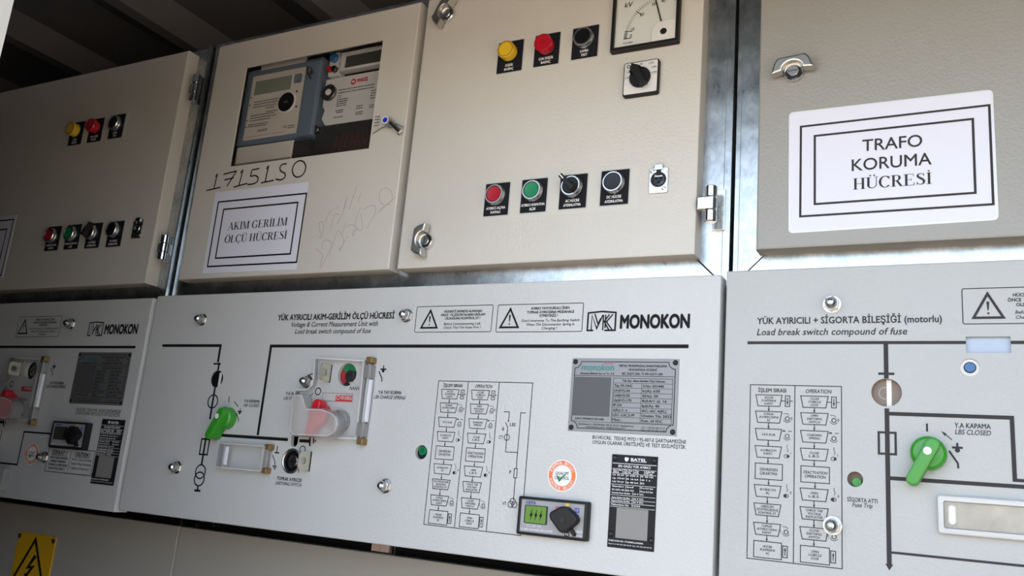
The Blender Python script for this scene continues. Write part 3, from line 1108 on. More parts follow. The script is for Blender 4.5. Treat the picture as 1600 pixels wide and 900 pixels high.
mb.wpx('Y.A KAPAMA', 381.4, 628.8, 405.9, 629.4, 4.4, K, bold=.012)
mb.wpx('LBS CLOSED', 380.7, 635.2, 404.9, 636.1, 4.4, K, it=.18)
mb.wpx('Y.A AÇMA', 446.6, 617, 468, 617.4, 4.6, K, bold=.012)
mb.wpx('LBS OPEN', 443, 624.4, 464, 625, 4.6, K, it=.18)
mb.wpx('Y.A YAY KURMA', 590.9, 615.2, 627.5, 616.6, 5.2, K, bold=.012)
mb.wpx('LBS CHARGE SIPRING', 584.5, 622.2, 632.8, 624.6, 5.2, K, it=.18)
plus_switch(mb, *at(599.2, 577), 1.0, K)
mb.ring(*at(497.2, 611.6), .0050, .0016, .0003, K)
mb.lpx([(489.5, 614.5), (484, 620)], .0012, snap=False)
mb.lpx([(489, 584), (481, 587)], .0016, snap=False)
mb.ring(*at(472.9, 702.3), .0050, .0014, .0003, K)
z0 = at(546, 609)
mb.ribbon([(z0[0] + .0022 * i, z0[1] + (.0042 if i % 2 else 0)) for i in range(9)], .0009, .0003, K)
wv = box4((504.3, 613.7), (551.3, 615.5), (551, 627.7), (503.8, 626.5))
mb.ribbon(rrect(*wv), .0005, .0003, 'ink_grey', True)
ry_ = box4((524.8, 618.3), (551.2, 617.3), (551, 627.9), (524.4, 627.2))
mb.flat(rrect(*ry_), .0004, 'ink_red')
mb.words('YAY KURULU', ry_[0] + .009, ry_[1] + .0028, .0215, .0052, .0006, 'ink_white')
mb.ring(ry_[0] + .0045, ry_[1] + .0055, .0028, .0007, .0006, 'ink_white', 12)
mb.lpx([(434, 696.5), (433, 707)], .0016)
q = at(432.9, 707.5)
mb.flat(rrect(q[0] - .0046, q[1] - .0009, q[0] + .0046, q[1] + .0009), .0003, K)
mb.lpx([(426.1, 710.7), (429.7, 721), (429.5, 727)], .0014, snap=False)
for y, h in ((728.2, .0042), (730.9, .0026), (733.5, .0009)):
    q = at(429.3, y)
    mb.flat(rrect(q[0] - h, q[1] - .0008, q[0] + h, q[1] + .0008), .0003, K)
mb.lpx([(467.2, 732), (466.9, 738.5)], .0014)
mb.wpx('TOPRAK AYIRICISI', 432.5, 750.5, 471, 752.5, 5.2, K, bold=.012)
mb.wpx('EARTHING SWITCH', 430.7, 757.6, 470.5, 760, 5.2, K, it=.18)
ta, tb = at(687.5, 594.8), at(660.5, 818.8)
tu0 = (ta[0] + tb[0]) / 2
TU0, TV1, TH_ = tu0, (at(687.5, 594.8)[1] + at(832.5, 598.8)[1]) / 2, 0.1925
T1B = list(T1)
T1B[6] = ('VOLTMETRE SIFIR', 'OLDUĞUNU', 'KONTROL ET')
op_table(mb, TU0, TV1, 0.0477, TH_, K, T1B)
ru = at(832.5, 598.8)[0]
lw = .0009
mb.ribbon([(TU0 + .0954, TV1), (ru, TV1), (ru, TV1 - TH_), (TU0 + .0954, TV1 - TH_)], lw, .0003, K)
mb.lpx([(787.2, 643.3), (796, 643.9), (794.7, 658)], lw)
mb.lpx([(789.9, 659.9), (793.6, 667.5)], lw, snap=False)
mb.flat(circ(*at(794.6, 658), .001, 10), .0003, K)
mb.lpx([(793.4, 667), (790.2, 706), (808.5, 707.3)], lw)
mb.ring(*at(792, 683.5), .0038, lw, .0003, K)
mb.lpx([(822, 645.3), (813.9, 644.8), (806.1, 733)], lw)
q = at(805.6, 739.4)
rect_lines(mb, (q[0] - .0021, q[1] - .0058, q[0] + .0021, q[1] + .0058), lw, K, .0003)
mb.lpx([(805.4, 746), (802, 782)], lw)
q = at(801, 787)
for a_, b_ in ((-.0026, -.001), (.0026, -.001), (0, .0028)):
    mb.ring(q[0] + a_, q[1] + b_, .0038, lw, .0003, K)
q = at(786.3, 670)
for h, y in ((.002, 0), (.0012, -.0012), (.0005, -.0024)):
    mb.flat(rrect(q[0] - h, q[1] + y - .0004, q[0] + h, q[1] + y + .0004), .0003, K)
mb.flat(rrect(q[0] - .0004, q[1], q[0] + .0004, q[1] + .003), .0003, K)
mb.wpx('LBS', 796.8, 665.8, 805.5, 666, 5, K)
mb.wpx('CT', 779.5, 685.6, 785.5, 686, 5, K)
mb.wpx('F', 796, 740, 799, 740, 5, K)
mb.wpx('VT', 784.8, 789, 791.2, 789.4, 5, K)
mb.wpx('BU HÜCRE,  TEDAŞ MYD / 95-007-E ŞARTNAMESİNE', 925.8, 685.2, 1072, 693.8, 5.3, K)
mb.wpx('UYGUN OLARAK ÜRETİLMİŞ VE TEST EDİLMİŞTİR.', 925.8, 693, 1071.7, 701.8, 5.3, K)
mb.build('printing', panB, CB, False)

# left panel
mb = MB()
warning_box(mb, box4((30.2, 495.4), (97.5, 493.9), (91.2, 526), (24.3, 526.4)), WB2, K, tri=0.155)
maker_logo(mb, *box4((140.4, 504.5), (162.1, 504.5), (158.7, 523.9), (137.2, 524.5)), at(162.5, 522.4)[0], at(214.2, 521.8)[0], K)
bv = at(212, 542.4)[1]
mb.flat(rrect(-2.1, bv - .0023, at(212, 542.4)[0], bv + .0023), .0003, K)
plus_switch(mb, *at(84.8, 572.4), 1.0, K)
mb.wpx('Y.A YAY KURMA', 77.5, 600.3, 99.4, 600.5, 4, K, bold=.012)
mb.wpx('LBS CHARGE SIPRING', 72.4, 606, 102, 606.2, 4.2, K, it=.18)
mb.wpx('BU HÜCRE,  TEDAŞ MYD / 95-007-E ŞARTNAMESİNE', 119.5, 642.6, 188.9, 645, 4.6, K)
mb.wpx('UYGUN OLARAK ÜRETİLMİŞ VE TEST EDİLMİŞTİR.', 118, 648.2, 187.6, 650.4, 4.6, K)
dk = box4((77, 699.3), (148.7, 704.6), (142.5, 743.5), (70, 736))
rect_lines(mb, dk, .0011, K, .0003)
dm = (at(110.4, 705.5)[0] + at(106.7, 739.8)[0]) / 2
mb.flat(rrect(dm - .0004, dk[1] + .004, dm + .0004, dk[3] - .004), .0003, K)
H_ = dk[3] - dk[1]
for s_, a, b, lines, it in (('DİKKAT !', dk[0], dm, ('GİRİŞ KABLOSUNDA', 'ENERJİ VARKEN', 'TOPRAK AYIRICISINI', 'KAPATMAYINIZ !'), 0),
                            ('CAUTION !', dm, dk[2], ("Don't Close Earthing", 'Switch When Incoming', 'Cable is Powered !'), .2)):
    m_, wd = (a + b) / 2, b - a
    mb.words(s_, m_, dk[3] - H_ * .26, wd * .62, H_ * .16, .0003, K, 0, .015, True)
    mb.flat(rrect(m_ - wd * .32, dk[3] - H_ * .31, m_ + wd * .32, dk[3] - H_ * .29), .0003, K)
    n = len(lines)
    for j, t in enumerate(lines):
        mb.words(t, m_, dk[3] - H_ * (.44 + j * (.15 if n == 4 else .18)), wd * min(.84, len(t) * .05), H_ * .085, .0003, K, it, 0 if it else .015, True)
mb.lpx([(82.4, 678), (38, 674.6), (27.4, 726), (-40, 719)], .0030)
mb.ring(*at(18.7, 600), .0050, .0016, .0003, K)
mb.lpx([(11, 604), (6, 609)], .0014, snap=False)
mb.lpx([(20.5, 561), (18, 566)], .0014, snap=False)
rL = (ry_[0] - LSH, ry_[1] - .0035, ry_[2] - LSH, ry_[3] - .0035)
mb.flat(rrect(*rL), .0004, 'ink_red')
mb.words('YAY KURULU', rL[0] + .009, rL[1] + .0028, .0215, .0052, .0006, 'ink_white')
mb.lpx([(0, 659.5), (6, 660)], .0046)
mb.lpx([(6.2, 655), (6, 667)], .003)
mb.lpx([(9, 658), (8.8, 663)], .002)
mb.build('printing', panA, CA, False)

# right panel
G = 'ink_grey'
mb = MB()
mb.wpx('YÜK AYIRICILI + SİGORTA BİLEŞİĞİ (motorlu)', 1183.1, 505.7, 1472, 504, 9.6, G, bold=.014)
mb.wpx('Load break switch compound of fuse', 1182.6, 523.5, 1416.9, 522.9, 9.8, G, it=.2)
bv = at(1340, 535.4)[1]
bt = .0017
mb.flat(rrect(at(1168, 535)[0], bv - bt, CRECT[0], bv + bt), .0003, G)
mb.flat(rrect(CRECT[2], bv - bt, 0.70, bv + bt), .0003, G)
st = (at(1383.9, 560)[0] + at(1389.8, 860)[0]) / 2
stw = .0023
mb.flat(rrect(st - stw, CWIN[1] + CWIN[2], st + stw, bv), .0003, G)
cb = at(1384.6, 584)
mb.flat(rrect(st - .0080, cb[1] - .0013, st + .0080, cb[1] + .0013), .0003, G)
av = at(1389.6, 881.5)[1]
mb.flat(rrect(st - stw, av, st + stw, CWIN[1] - CWIN[2] - .002), .0003, G)
mb.flat([(st - .0038, av), (st + .0038, av), (st, av - .0062)], .0003, G)
v1_ = at(1450, 648.4)[1]
u1_ = (at(1581.6, 655)[0] + at(1585.3, 752)[0]) / 2
v2_ = at(1450, 751)[1]
v2b = at(1595, 763.5)[1]
mb.ribbon([(st, v1_), (u1_, v1_), (u1_, v2b + .008)], .0040, .0003, G)
mb.flat(rrect(u1_ - .002, v2b + .0062, 0.3, v2b + .0094), .0003, G)
mb.flat(rrect(st, v2_ - .0020, 0.3, v2_ + .0020), .0003, G)
v3_ = at(1450, 869)[1]
mb.flat(rrect(st, v3_ - .0012, 0.3, v3_ + .0012), .0003, G)
fr = box4((1373.2, 675.2), (1399.5, 676.6), (1399.5, 710.4), (1373.2, 708.2))
rect_lines(mb, fr, .0023, G, .0003)
mb.lpx([(1448.3, 661.6), (1448.4, 674.4)], .0019, G)
mb.lpx([(1475, 677), (1487.5, 687.3)], .0009, G, snap=False)
fill_px(mb, [(1470.5, 673.5), (1479, 677.6), (1476.2, 681.5)], G)
c = at(1495.9, 699.5)
mb.flat(rrect(c[0] - .0049, c[1] - .0011, c[0] + .0049, c[1] + .0011), .0003, G)
mb.flat(rrect(c[0] - .001, c[1] - .003, c[0] + .001, c[1] + .0048), .0003, G)
mb.flat(circ(c[0], c[1] - .0026, .0024, 14), .0003, G)
mb.lpx([(1483, 704.5), (1496.6, 724), (1497.4, 732)], .0019, G, snap=False)
mb.wpx('Y.A KAPAMA', 1491.5, 668.2, 1548.3, 670.2, 7.4, G, bold=.012)
mb.wpx('LBS CLOSED', 1492.2, 678.1, 1548, 680.9, 7.4, G, it=.18)
mb.wpx('SİGORTA ATTI', 1323.7, 783.3, 1371.3, 786.4, 6.2, G, bold=.01)
mb.wpx('Fuse Trip', 1331.7, 791.2, 1363.2, 794.5, 6.6, G, it=.18)
cu0 = (at(1173.4, 600.3)[0] + at(1166.5, 871.6)[0]) / 2
cu1 = at(1315.2, 700)[0]
op_table(mb, cu0, (at(1173.4, 600.3)[1] + at(1315.2, 604.8)[1]) / 2, (cu1 - cu0) / 2, 0.1927, G, T1)
a = at(1503.8, 480)[0]
wt = (at(1502.7, 451.7)[1] + at(1600, 448.4)[1]) / 2
wb = (at(1505, 506.3)[1] + at(1600, 505.5)[1]) / 2
warning_box(mb, (a, wb, a + (wr1[2] - wr1[0]), wt), WB1, G)
mb.build('printing', panC, CC, False)

# pen and pencil marks on the meter door
mb = MB()


def ph(pts, wd, mat, ox, oy, s):
    if len(pts) > 2:                             # a hand moves in curves
        e = [pts[0]] + list(pts) + [pts[-1]]
        c_ = []
        for i in range(1, len(e) - 2):
            for k in range(5):
                t = k / 5
                c_.append(tuple(.5 * (2 * e[i][j] + (e[i + 1][j] - e[i - 1][j]) * t + (2 * e[i - 1][j] - 5 * e[i][j] + 4 * e[i + 1][j] - e[i + 2][j]) * t * t
                                      + (3 * e[i][j] - e[i - 1][j] - 3 * e[i + 1][j] + e[i + 2][j]) * t ** 3) for j in (0, 1)))
        pts = c_ + [pts[-1]]
    mb.lpx([(ox + x / s, oy + y / s) for x, y in pts], wd, mat, DF, .0003, False, False)


for p in ([(138, 287), (150, 268)], [(150, 268), (139, 312), (128, 358)], [(85, 366), (125, 358), (168, 347)], [(185, 272), (262, 252)], [(262, 252), (235, 295), (205, 342)], [(190, 305), (245, 292)],
          [(283, 266), (300, 245)], [(300, 245), (288, 290), (275, 338)], [(245, 347), (325, 325)], [(395, 238), (352, 246)], [(352, 246), (343, 284)], [(343, 284), (370, 279), (387, 290), (384, 312), (362, 327), (325, 332)],
          [(436, 240), (450, 222)], [(450, 222), (440, 265), (430, 315)], [(405, 322), (480, 307)], [(556, 210), (530, 214), (516, 232), (522, 254), (544, 266), (545, 288), (522, 304), (490, 300)]):
    ph(p, .0026, 'ink', 300, 200, 3.75)
ph([(628 + 38 * math.cos(t) + 8 * math.sin(t), 240 - 48 * math.sin(t)) for t in [2 * math.pi * i / 24 for i in range(25)]], .0026, 'ink', 300, 200, 3.75)
mb.build('handwriting', doorB1, CB, False)
mb = MB()
for p in ([(100, 685), (165, 755), (140, 865), (160, 870), (265, 640), (215, 590), (170, 610), (165, 690)], [(240, 770), (290, 600), (340, 485), (395, 610), (350, 705), (345, 660)],
          [(350, 700), (440, 545)], [(420, 400), (375, 540)], [(430, 440), (480, 425), (520, 450), (500, 545), (490, 500), (545, 480)], [(575, 240), (520, 400), (545, 470), (600, 470), (580, 300)],
          [(610, 260), (680, 220), (735, 225), (740, 290), (690, 380), (640, 470)], [(760, 300), (830, 225)], [(780, 280), (960, 120)],
          [(125, 560), (165, 545), (180, 430), (160, 390), (130, 420), (150, 540)], [(200, 400), (230, 310), (280, 250)], [(320, 260), (340, 210)], [(375, 340), (435, 105), (400, 260)],
          [(250, 480), (300, 320), (355, 320)], [(325, 420), (360, 340)], [(455, 260), (500, 110)], [(500, 130), (540, 0)], [(550, 180), (580, 80)]):
    ph(p, .0008, 'pencil', 480, 290, 6.92)
ph([(850 + 72 * math.cos(t), 120 + 92 * math.sin(t)) for t in [2 * math.pi * i / 20 for i in range(21)]], .0008, 'pencil', 480, 290, 6.92)
mb.build('pencil_scribble', doorB1, CB, False)

# ------------------------------------------------------------------ push buttons, lamps and their film strips
def plate_rect(tl, tr, br, bl):
    return box4(tl, tr, br, bl, DF)


PB_TOP = [plate_rect((780.4, 69), (818.6, 61.2), (815.4, 110.5), (776.5, 115.2)), plate_rect((837.7, 57.4), (876, 50), (872.8, 99.9), (833.9, 104.8)),
          plate_rect((896.2, 45.7), (936, 39.3), (933.8, 87.8), (893, 94.1))]
PB_LOW = [plate_rect((760.2, 288.6), (797.5, 284.9), (793.5, 335.7), (756.1, 338.1)), plate_rect((817, 282.3), (856.3, 278), (852.5, 330.3), (813, 333.6)),
          plate_rect((876.4, 275.6), (918.8, 271.3), (915.2, 324), (873.9, 327.6)), plate_rect((941, 268.4), (984.4, 264.2), (981, 318.4), (937.4, 322))]
PW = sum(r[2] - r[0] for r in PB_LOW + PB_TOP) / 7
PH = sum(r[3] - r[1] for r in PB_LOW + PB_TOP) / 7


def right_plate(tr, br):
    a, b = at(*tr, DF), at(*br, DF)
    u, v = (a[0] + b[0]) / 2, (a[1] + b[1]) / 2
    return (u - PW, v - PH / 2, u, v + PH / 2)


def film_strip(rects, m0, m1, mv, label, group):
    """the clear adhesive strip behind a row of legends"""
    u0, v0 = rects[0][0] - m0, min(r[1] for r in rects) - mv
    u1, v1 = rects[-1][2] + m1, max(r[3] for r in rects) + mv
    mb = MB()
    mb.prism(rrect(u0, v0, u1, v1), DF, DF + .0003, 'sticker_film')
    for r in rects:
        mb.flat(rrect(r[0] - .0018, r[1] - .0018, r[2] + .0018, r[3] + .0018), DF + .0004, 'grey_legend')
    o = mb.build('label_strip', None, None, False)
    return tag(o, label, 'label strip', group)


def operator(name, r, px, py, kind, lines, label, cat, group, turn=133):
    u, v = at(px, py, DF + .0115)
    u = 0.35 * u + 0.65 * (r[0] + r[2]) / 2
    root = thing(name, (r[0] + r[2]) / 2, r[1], DF, label, cat, group)
    mb = MB()
    mb.prism(rrect(*r, .0008, 2), DF + .0002, DF + .0014, 'black_legend')
    n = len(lines)
    for i, s in enumerate(lines):
        mb.words(s, (r[0] + r[2]) / 2, r[1] + PH * (.185 - .125 * i if n == 2 else .14), min(PW * .92, len(s) * .0026), .0037, DF + .0016, 'ink_white', 0, .02, True)
    mb.build('legend_plate', root, root)
    w = DF + .0014
    if kind in ('lamp_yellow', 'lamp_red'):
        lens, rim = ('yellow_lens', 'amber_rim') if kind == 'lamp_yellow' else ('red_lens', 'red_cap')
        mb = MB()
        mb.lathe(u, v, [(.0148, w), (.0148, w + .002), (.0140, w + .0028)], 'black_plastic')
        mb.build('base_ring', root, root)
        mb = MB()
        mb.lathe(u, v, [(.0138, w + .001), (.0138, w + .0145), (.0130, w + .0158), (.0110, w + .0158), (.0108, w + .0150), (0, w + .0154)], lens, 40, [lens, lens, rim, rim, lens])
        if kind == 'lamp_red':
            for k in (-1, 0, 1):
                mb.flat(rrect(u + k * .0042 - .0008, v - .0035, u + k * .0042 + .0008, v + .0035), w + .0159, 'red_cap')
        mb.build('lens', root, root)
        return root
    mb = MB()
    mb.lathe(u, v, [(.0152, w), (.0152, w + .004), (.0148, w + .0050), (.0143, w + .0092), (.0136, w + .0104), (.0122, w + .0104), (.0118, w + .0090)], 'satin_metal', 44)
    mb.build('bezel', root, root)
    mb = MB()
    cap = {'red': 'red_cap', 'green': 'green_cap', 'black': 'black_gloss', 'selector': 'black_plastic'}[kind]
    mb.lathe(u, v, [(.0118, w + .005), (.0118, w + .0092), (.0110, w + .0099), (0, w + .0093 if kind != 'black' else w + .0096)], cap, 40,
             ['black_plastic', 'black_plastic', cap])
    mb.build('button_cap' if kind != 'selector' else 'rotor', root, root)
    if kind == 'selector':
        mb = MB()
        a = math.radians(turn)
        c, s = math.cos(a), math.sin(a)
        mb.T = lambda x, y, z: (u + x * c - y * s, v + x * s + y * c, z)
        mb.prism([(-.0100, -.0046), (.0100, -.0034), (.0185, -.0030), (.0185, .0030), (.0100, .0034), (-.0100, .0046)], w + .0096, w + .0205, 'black_plastic', .0012)
        mb.flat(rrect(.0095, -.0009, .0180, .0009), w + .0207, 'ink_white')
        mb.T = None
        mb.build('lever', root, root)
    return root


film_strip(PB_TOP, .0045, .0085, .0042, 'film strip behind the three upper legends of the push-button door', 'film strips on the doors')
film_strip(PB_LOW, .0060, .0150, .0062, 'film strip behind the four lower legends of the push-button door', 'film strips on the doors')
for (r, p, kind, lines, name, label) in (
        (PB_TOP[0], (791, 79), 'lamp_yellow', ('DÜŞÜK', 'BASINÇ'), 'signal_lamp', 'yellow signal lamp left of the brightly lit red lamp, upper row of the middle cabinet'),
        (PB_TOP[1], (849, 68.4), 'lamp_red', ('ÇOK DÜŞÜK', 'BASINÇ'), 'signal_lamp', 'red signal lamp between the yellow lamp and the LAMBA TEST button'),
        (PB_TOP[2], (909.4, 56.3), 'black', ('LAMBA', 'TEST'), 'push_button', 'black silver-rimmed push button over the legend LAMBA TEST, left of the kV meter'),
        (PB_LOW[0], (770.6, 302.5), 'red', ('AYIRICI AÇMA', 'KAPALI'), 'push_button', 'red silver-rimmed push button over the legend AYIRICI AÇMA KAPALI'),
        (PB_LOW[1], (830.2, 296.2), 'green', ('AYIRICI KAPATMA', 'AÇIK'), 'push_button', 'green silver-rimmed push button over the legend AYIRICI KAPATMA AÇIK'),
        (PB_LOW[2], (890.5, 289.5), 'selector', ('AC HÜCRE', 'AYDINLATMA'), 'selector_switch', 'black selector switch with white pointer over the legend AC HÜCRE AYDINLATMA'),
        (PB_LOW[3], (956.5, 283), 'black', ('DC HÜCRE', 'AYDINLATMA'), 'push_button', 'black silver-rimmed push button over the legend DC HÜCRE AYDINLATMA')):
    operator(name, r, *p, kind, lines, label, 'switch' if kind == 'selector' else 'lamp' if 'lamp' in kind else 'button', 'operators on the doors')
PL_TOP = [right_plate((133, 189.5), (127, 225)), right_plate((164.3, 184), (157, 220)), right_plate((197.5, 177.5), (190, 214.5))]
PL_LOW = [right_plate((97.7, 353), (89.8, 391.3)), right_plate((128.3, 350), (121.3, 389)), right_plate((161.8, 347.4), (153.9, 387.4)), right_plate((195.6, 344.6), (187.7, 385.1))]
film_strip(PL_TOP, .0045, .0085, .0042, 'film strip behind the three legends high on the shaded left door', 'film strips on the doors')
film_strip(PL_LOW, .0060, .0150, .0062, 'film strip behind the four legends low on the shaded left door', 'film strips on the doors')
for (r, p, kind, lines, name, label) in (
        (PL_TOP[0], (113.7, 202), 'lamp_yellow', ('DÜŞÜK', 'BASINÇ'), 'signal_lamp', 'dim yellow signal lamp on the shaded left door'),
        (PL_TOP[1], (145, 196), 'lamp_red', ('ÇOK DÜŞÜK', 'BASINÇ'), 'signal_lamp', 'dim red signal lamp beside the yellow one on the shaded left door'),
        (PL_TOP[2], (175, 191), 'black', ('LAMBA', 'TEST'), 'push_button', 'black push button right of the red lamp on the shaded left door'),
        (PL_LOW[0], (74.6, 367.1), 'red', ('AYIRICI AÇMA', 'KAPALI'), 'push_button', 'dark red push button, first of the lower four on the shaded left door'),
        (PL_LOW[1], (106.1, 363.7), 'green', ('AYIRICI KAPATMA', 'AÇIK'), 'push_button', 'dark green push button, second of the lower four on the shaded left door'),
        (PL_LOW[2], (134.8, 362), 'selector', ('AC HÜCRE', 'AYDINLATMA'), 'selector_switch', 'black selector switch right of the green button on the shaded left door'),
        (PL_LOW[3], (171.4, 357.6), 'black', ('DC HÜCRE', 'AYDINLATMA'), 'push_button', 'black push button beside the socket on the shaded left door')):
    operator(name, r, *p, kind, lines, label, 'switch' if kind == 'selector' else 'lamp' if 'lamp' in kind else 'button', 'operators on the doors', 62)


# ------------------------------------------------------------------ round three-pole sockets
def socket(r, label):
    u0, v0, u1, v1 = r
    cu, cv = (u0 + u1) / 2, (v0 + v1) / 2 + .001
    root = thing('socket', cu, v0, DF, label, 'socket', 'round sockets on the doors')
    mb = MB()
    mb.prism(rrect(u0, v0, u1, v1, .0012, 2), DF + .0001, DF + .0022, 'satin_metal', .0005, holes=[circ(cu, cv, .0105, 32)], hd=.0021)
    mb.build('face_plate', root, root)
    mb = MB()
    w = DF + .0008
    mb.lathe(cu, cv, [(.0105, w + .001), (.0105, w + .0022), (.0082, w + .0022), (.0082, w + .0004)], 'black_plastic', 32)
    mb.lathe(cu, cv, [(.0082, w + .0018), (.0072, w + .0030), (.0070, w + .0004), (0, w + .0004)], 'satin_metal', 32, ['satin_metal', 'satin_metal', 'black_gloss'])
    for a in (30, 150, 270):
        mb.flat(circ(cu + .0036 * math.cos(math.radians(a)), cv + .0036 * math.sin(math.radians(a)), .0012, 10), w + .0010, 'void')
    mb.flat(rrect(cu - .0050, cv + .0042, cu + .0050, cv + .0056), w + .0010, 'satin_metal')
    mb.build('insert', root, root)
    mb = MB()
    mb.prism(rrect(cu - .003, cv + .009, cu + .003, v1 - .001), DF + .0022, DF + .0034, 'black_plastic', .0004)
    mb.prism(rrect(cu - .0058, v1 - .0035, cu + .0058, v1 + .0045, .0012, 3), DF + .0024, DF + .0046, 'zinc_plate', .0006, back=True)
    mb.build('latch', root, root)
    for a, b in ((u0 + .0042, v1 - .0052), (u1 - .0045, v0 + .0050)):
        q = MB()
        q.lathe(a, b, [(.0030, DF + .0022), (.0028, DF + .0034), (.0016, DF + .0040), (0, DF + .0038)], 'chrome', 18)
        q.build('screw', root, root)


sB = box4((1016.5, 263.3), (1045.9, 262.3), (1042.4, 301.4), (1013.4, 303), DF)
socket(sB, 'silver round socket on the brightly lit door, right of the DC HÜCRE AYDINLATMA button')
a = at(213, 358, DF)
w2, h2 = (sB[2] - sB[0]) / 2, (sB[3] - sB[1]) / 2
a = (at(225.4, 344, DF)[0] + at(220.3, 372.5, DF)[0]) / 2
b = at(213, 358.5, DF)[1]
socket((a - 2 * w2, b - h2, a, b + h2), 'small dark socket on the shaded left door, right of its four lower operators')

# ------------------------------------------------------------------ kilovolt meter and its selector
mu0, mv0 = at(954.5, 83, DF + .004)
mu1 = at(1061, 68, DF + .004)[0]
mv0 = (mv0 + at(1061, 68, DF + .004)[1]) / 2
ms = mu1 - mu0
KV = thing('panel_meter', (mu0 + mu1) / 2, mv0, DF, 'square black-framed kV dial meter at the top of the push-button door', 'meter')
mb = MB()
mb.prism(rrect(mu0, mv0, mu1, mv0 + ms, .0015, 3), DF, DF + .009, 'black_plastic', .0012, holes=[rrect(mu0 + .0045, mv0 + .0055, mu1 - .0045, mv0 + ms - .0055)], hd=.0055)
mb.build('housing', KV, KV)
dd = DF + .0038
mb = MB()
mb.flat(rrect(mu0 + .004, mv0 + .005, mu1 - .004, mv0 + ms - .005), dd, 'meter_face')
mb.build('dial', KV, KV, False)
cu, cv = at(1036.8, 48.8, dd + .003)
mb = MB()
lf = dd + .0004
for k in range(41):
    t = k / 40.0
    kv = 40 * t
    ang = 180 - (12 * kv / 10 if kv < 10 else 12 + 32 * (kv - 10) / 10 if kv < 20 else 44 + 31 * (kv - 20) / 10)
    t_ = math.radians(ang)
    big = k % 10 == 0
    r0, r1 = (.0475 if big else .0535), .0585
    mb.ribbon([(cu + r0 * math.cos(t_), cv + r0 * math.sin(t_)), (cu + r1 * math.cos(t_), cv + r1 * math.sin(t_))], .0011 if big else .0005, lf, 'ink')
mb.wpx('kV', 976.2, 12.4, 988, 10.2, 7.4, 'ink', dd, .0004, it=.15)
for s_, x, y in (('0', 984.2, 58.8), ('10', 985.6, 49), ('20', 999.5, 26), ('30', 1018.5, 9.5), ('40', 1033, 4.6)):
    q = at(x, y, dd)
    mb.words(s_, q[0], q[1], None, 0.0048, lf, 'ink')
q = at(973, 69.5, dd)
mb.words('TS EN 60051', q[0], q[1], .015, .0022, lf, 'ink_grey')
mb.build('scale', KV, KV, False)
mb = MB()
t_ = math.radians(105)
mb.tube([(cu + .010 * math.cos(t_), cv + .010 * math.sin(t_), dd + .0018), (cu + .060 * math.cos(t_), cv + .060 * math.sin(t_), dd + .0018)], .0009, 'black_plastic', 6)
mb.build('needle', KV, KV)
mb = MB()
q0 = at(1017.5, 66, dd + .003)[0]
qv = at(1050, 29.5, dd + .003)[1]
o = [(q0, mv0 + .0056), (mu1 - .0047, mv0 + .0056), (mu1 - .0047, qv)] + [(q0 + .016 + .016 * math.cos(math.radians(t)), qv - .016 + .016 * math.sin(math.radians(t))) for t in range(90, 181, 15)]
mb.prism(o, dd + .0002, dd + .0032, 'white_plastic', .0006)
mb.lathe(cu, cv, [(.0046, dd + .0032), (.0046, dd + .0040), (.0030, dd + .0044), (0, dd + .0042)], 'black_plastic', 24)
mb.build('cover_plate', KV, KV)

rs = box4((975.5, 100), (1029.7, 91.5), (1028.8, 144.8), (972.9, 151.9), DF + .006)
RS = thing('rotary_switch', (rs[0] + rs[2]) / 2, rs[1], DF, 'square white-faced rotary switch with a black arrow knob under the kV meter', 'switch')
mb = MB()
mb.prism(rrect(*rs, .003, 4), DF, DF + .0075, 'black_plastic', .001)
mb.build('base', RS, RS)
mb = MB()
mb.flat(rrect(rs[0] + .0016, rs[1] + .0022, rs[2] - .0016, rs[3] - .0016, .002, 4), DF + .0078, 'white_plastic')
wr = DF + .0080
s_ = rs[2] - rs[0]
for t, a, b in (('0', .48, .88), ('L1N', .72, .86), ('L2N', .80, .73), ('L3N', .82, .57), ('L12', .27, .86), ('L23', .10, .70), ('L31', .06, .52)):
    mb.words(t, rs[0] + s_ * a, rs[1] + s_ * b, s_ * (.05 if t == '0' else .13), s_ * .06, wr, 'ink', 0, .01)
mb.ring(rs[0] + s_ * .14, rs[1] + s_ * .88, .0022, .0011, wr, 'ink_grey')
mb.build('dial_plate', RS, RS, False)
mb = MB()
cu, cv = (rs[0] + rs[2]) / 2 - .0005, (rs[1] + rs[3]) / 2
mb.lathe(cu, cv, [(.0150, DF + .0078), (.0150, DF + .0105), (.0135, DF + .0125), (0, DF + .0125)], 'black_plastic', 36)
a = math.radians(118)
c, s = math.cos(a), math.sin(a)
mb.T = lambda x, y, z: (cu + x * c - y * s, cv + x * s + y * c, z)
mb.prism([(-.0185, -.0048), (-.016, .0), (-.0185, .0048), (.0085, .0052), (.0085, .0085), (.0190, .0), (.0085, -.0085), (.0085, -.0052)][::-1], DF + .0125, DF + .0215, 'black_plastic', .0010)
mb.T = None
mb.build('knob', RS, RS)


# ------------------------------------------------------------------ paper signs
def quad_border(mb, pts, wd, mat, d, lift):
    mb.ribbon([at(x, y, d) for x, y in pts], wd, d + lift, mat, True)


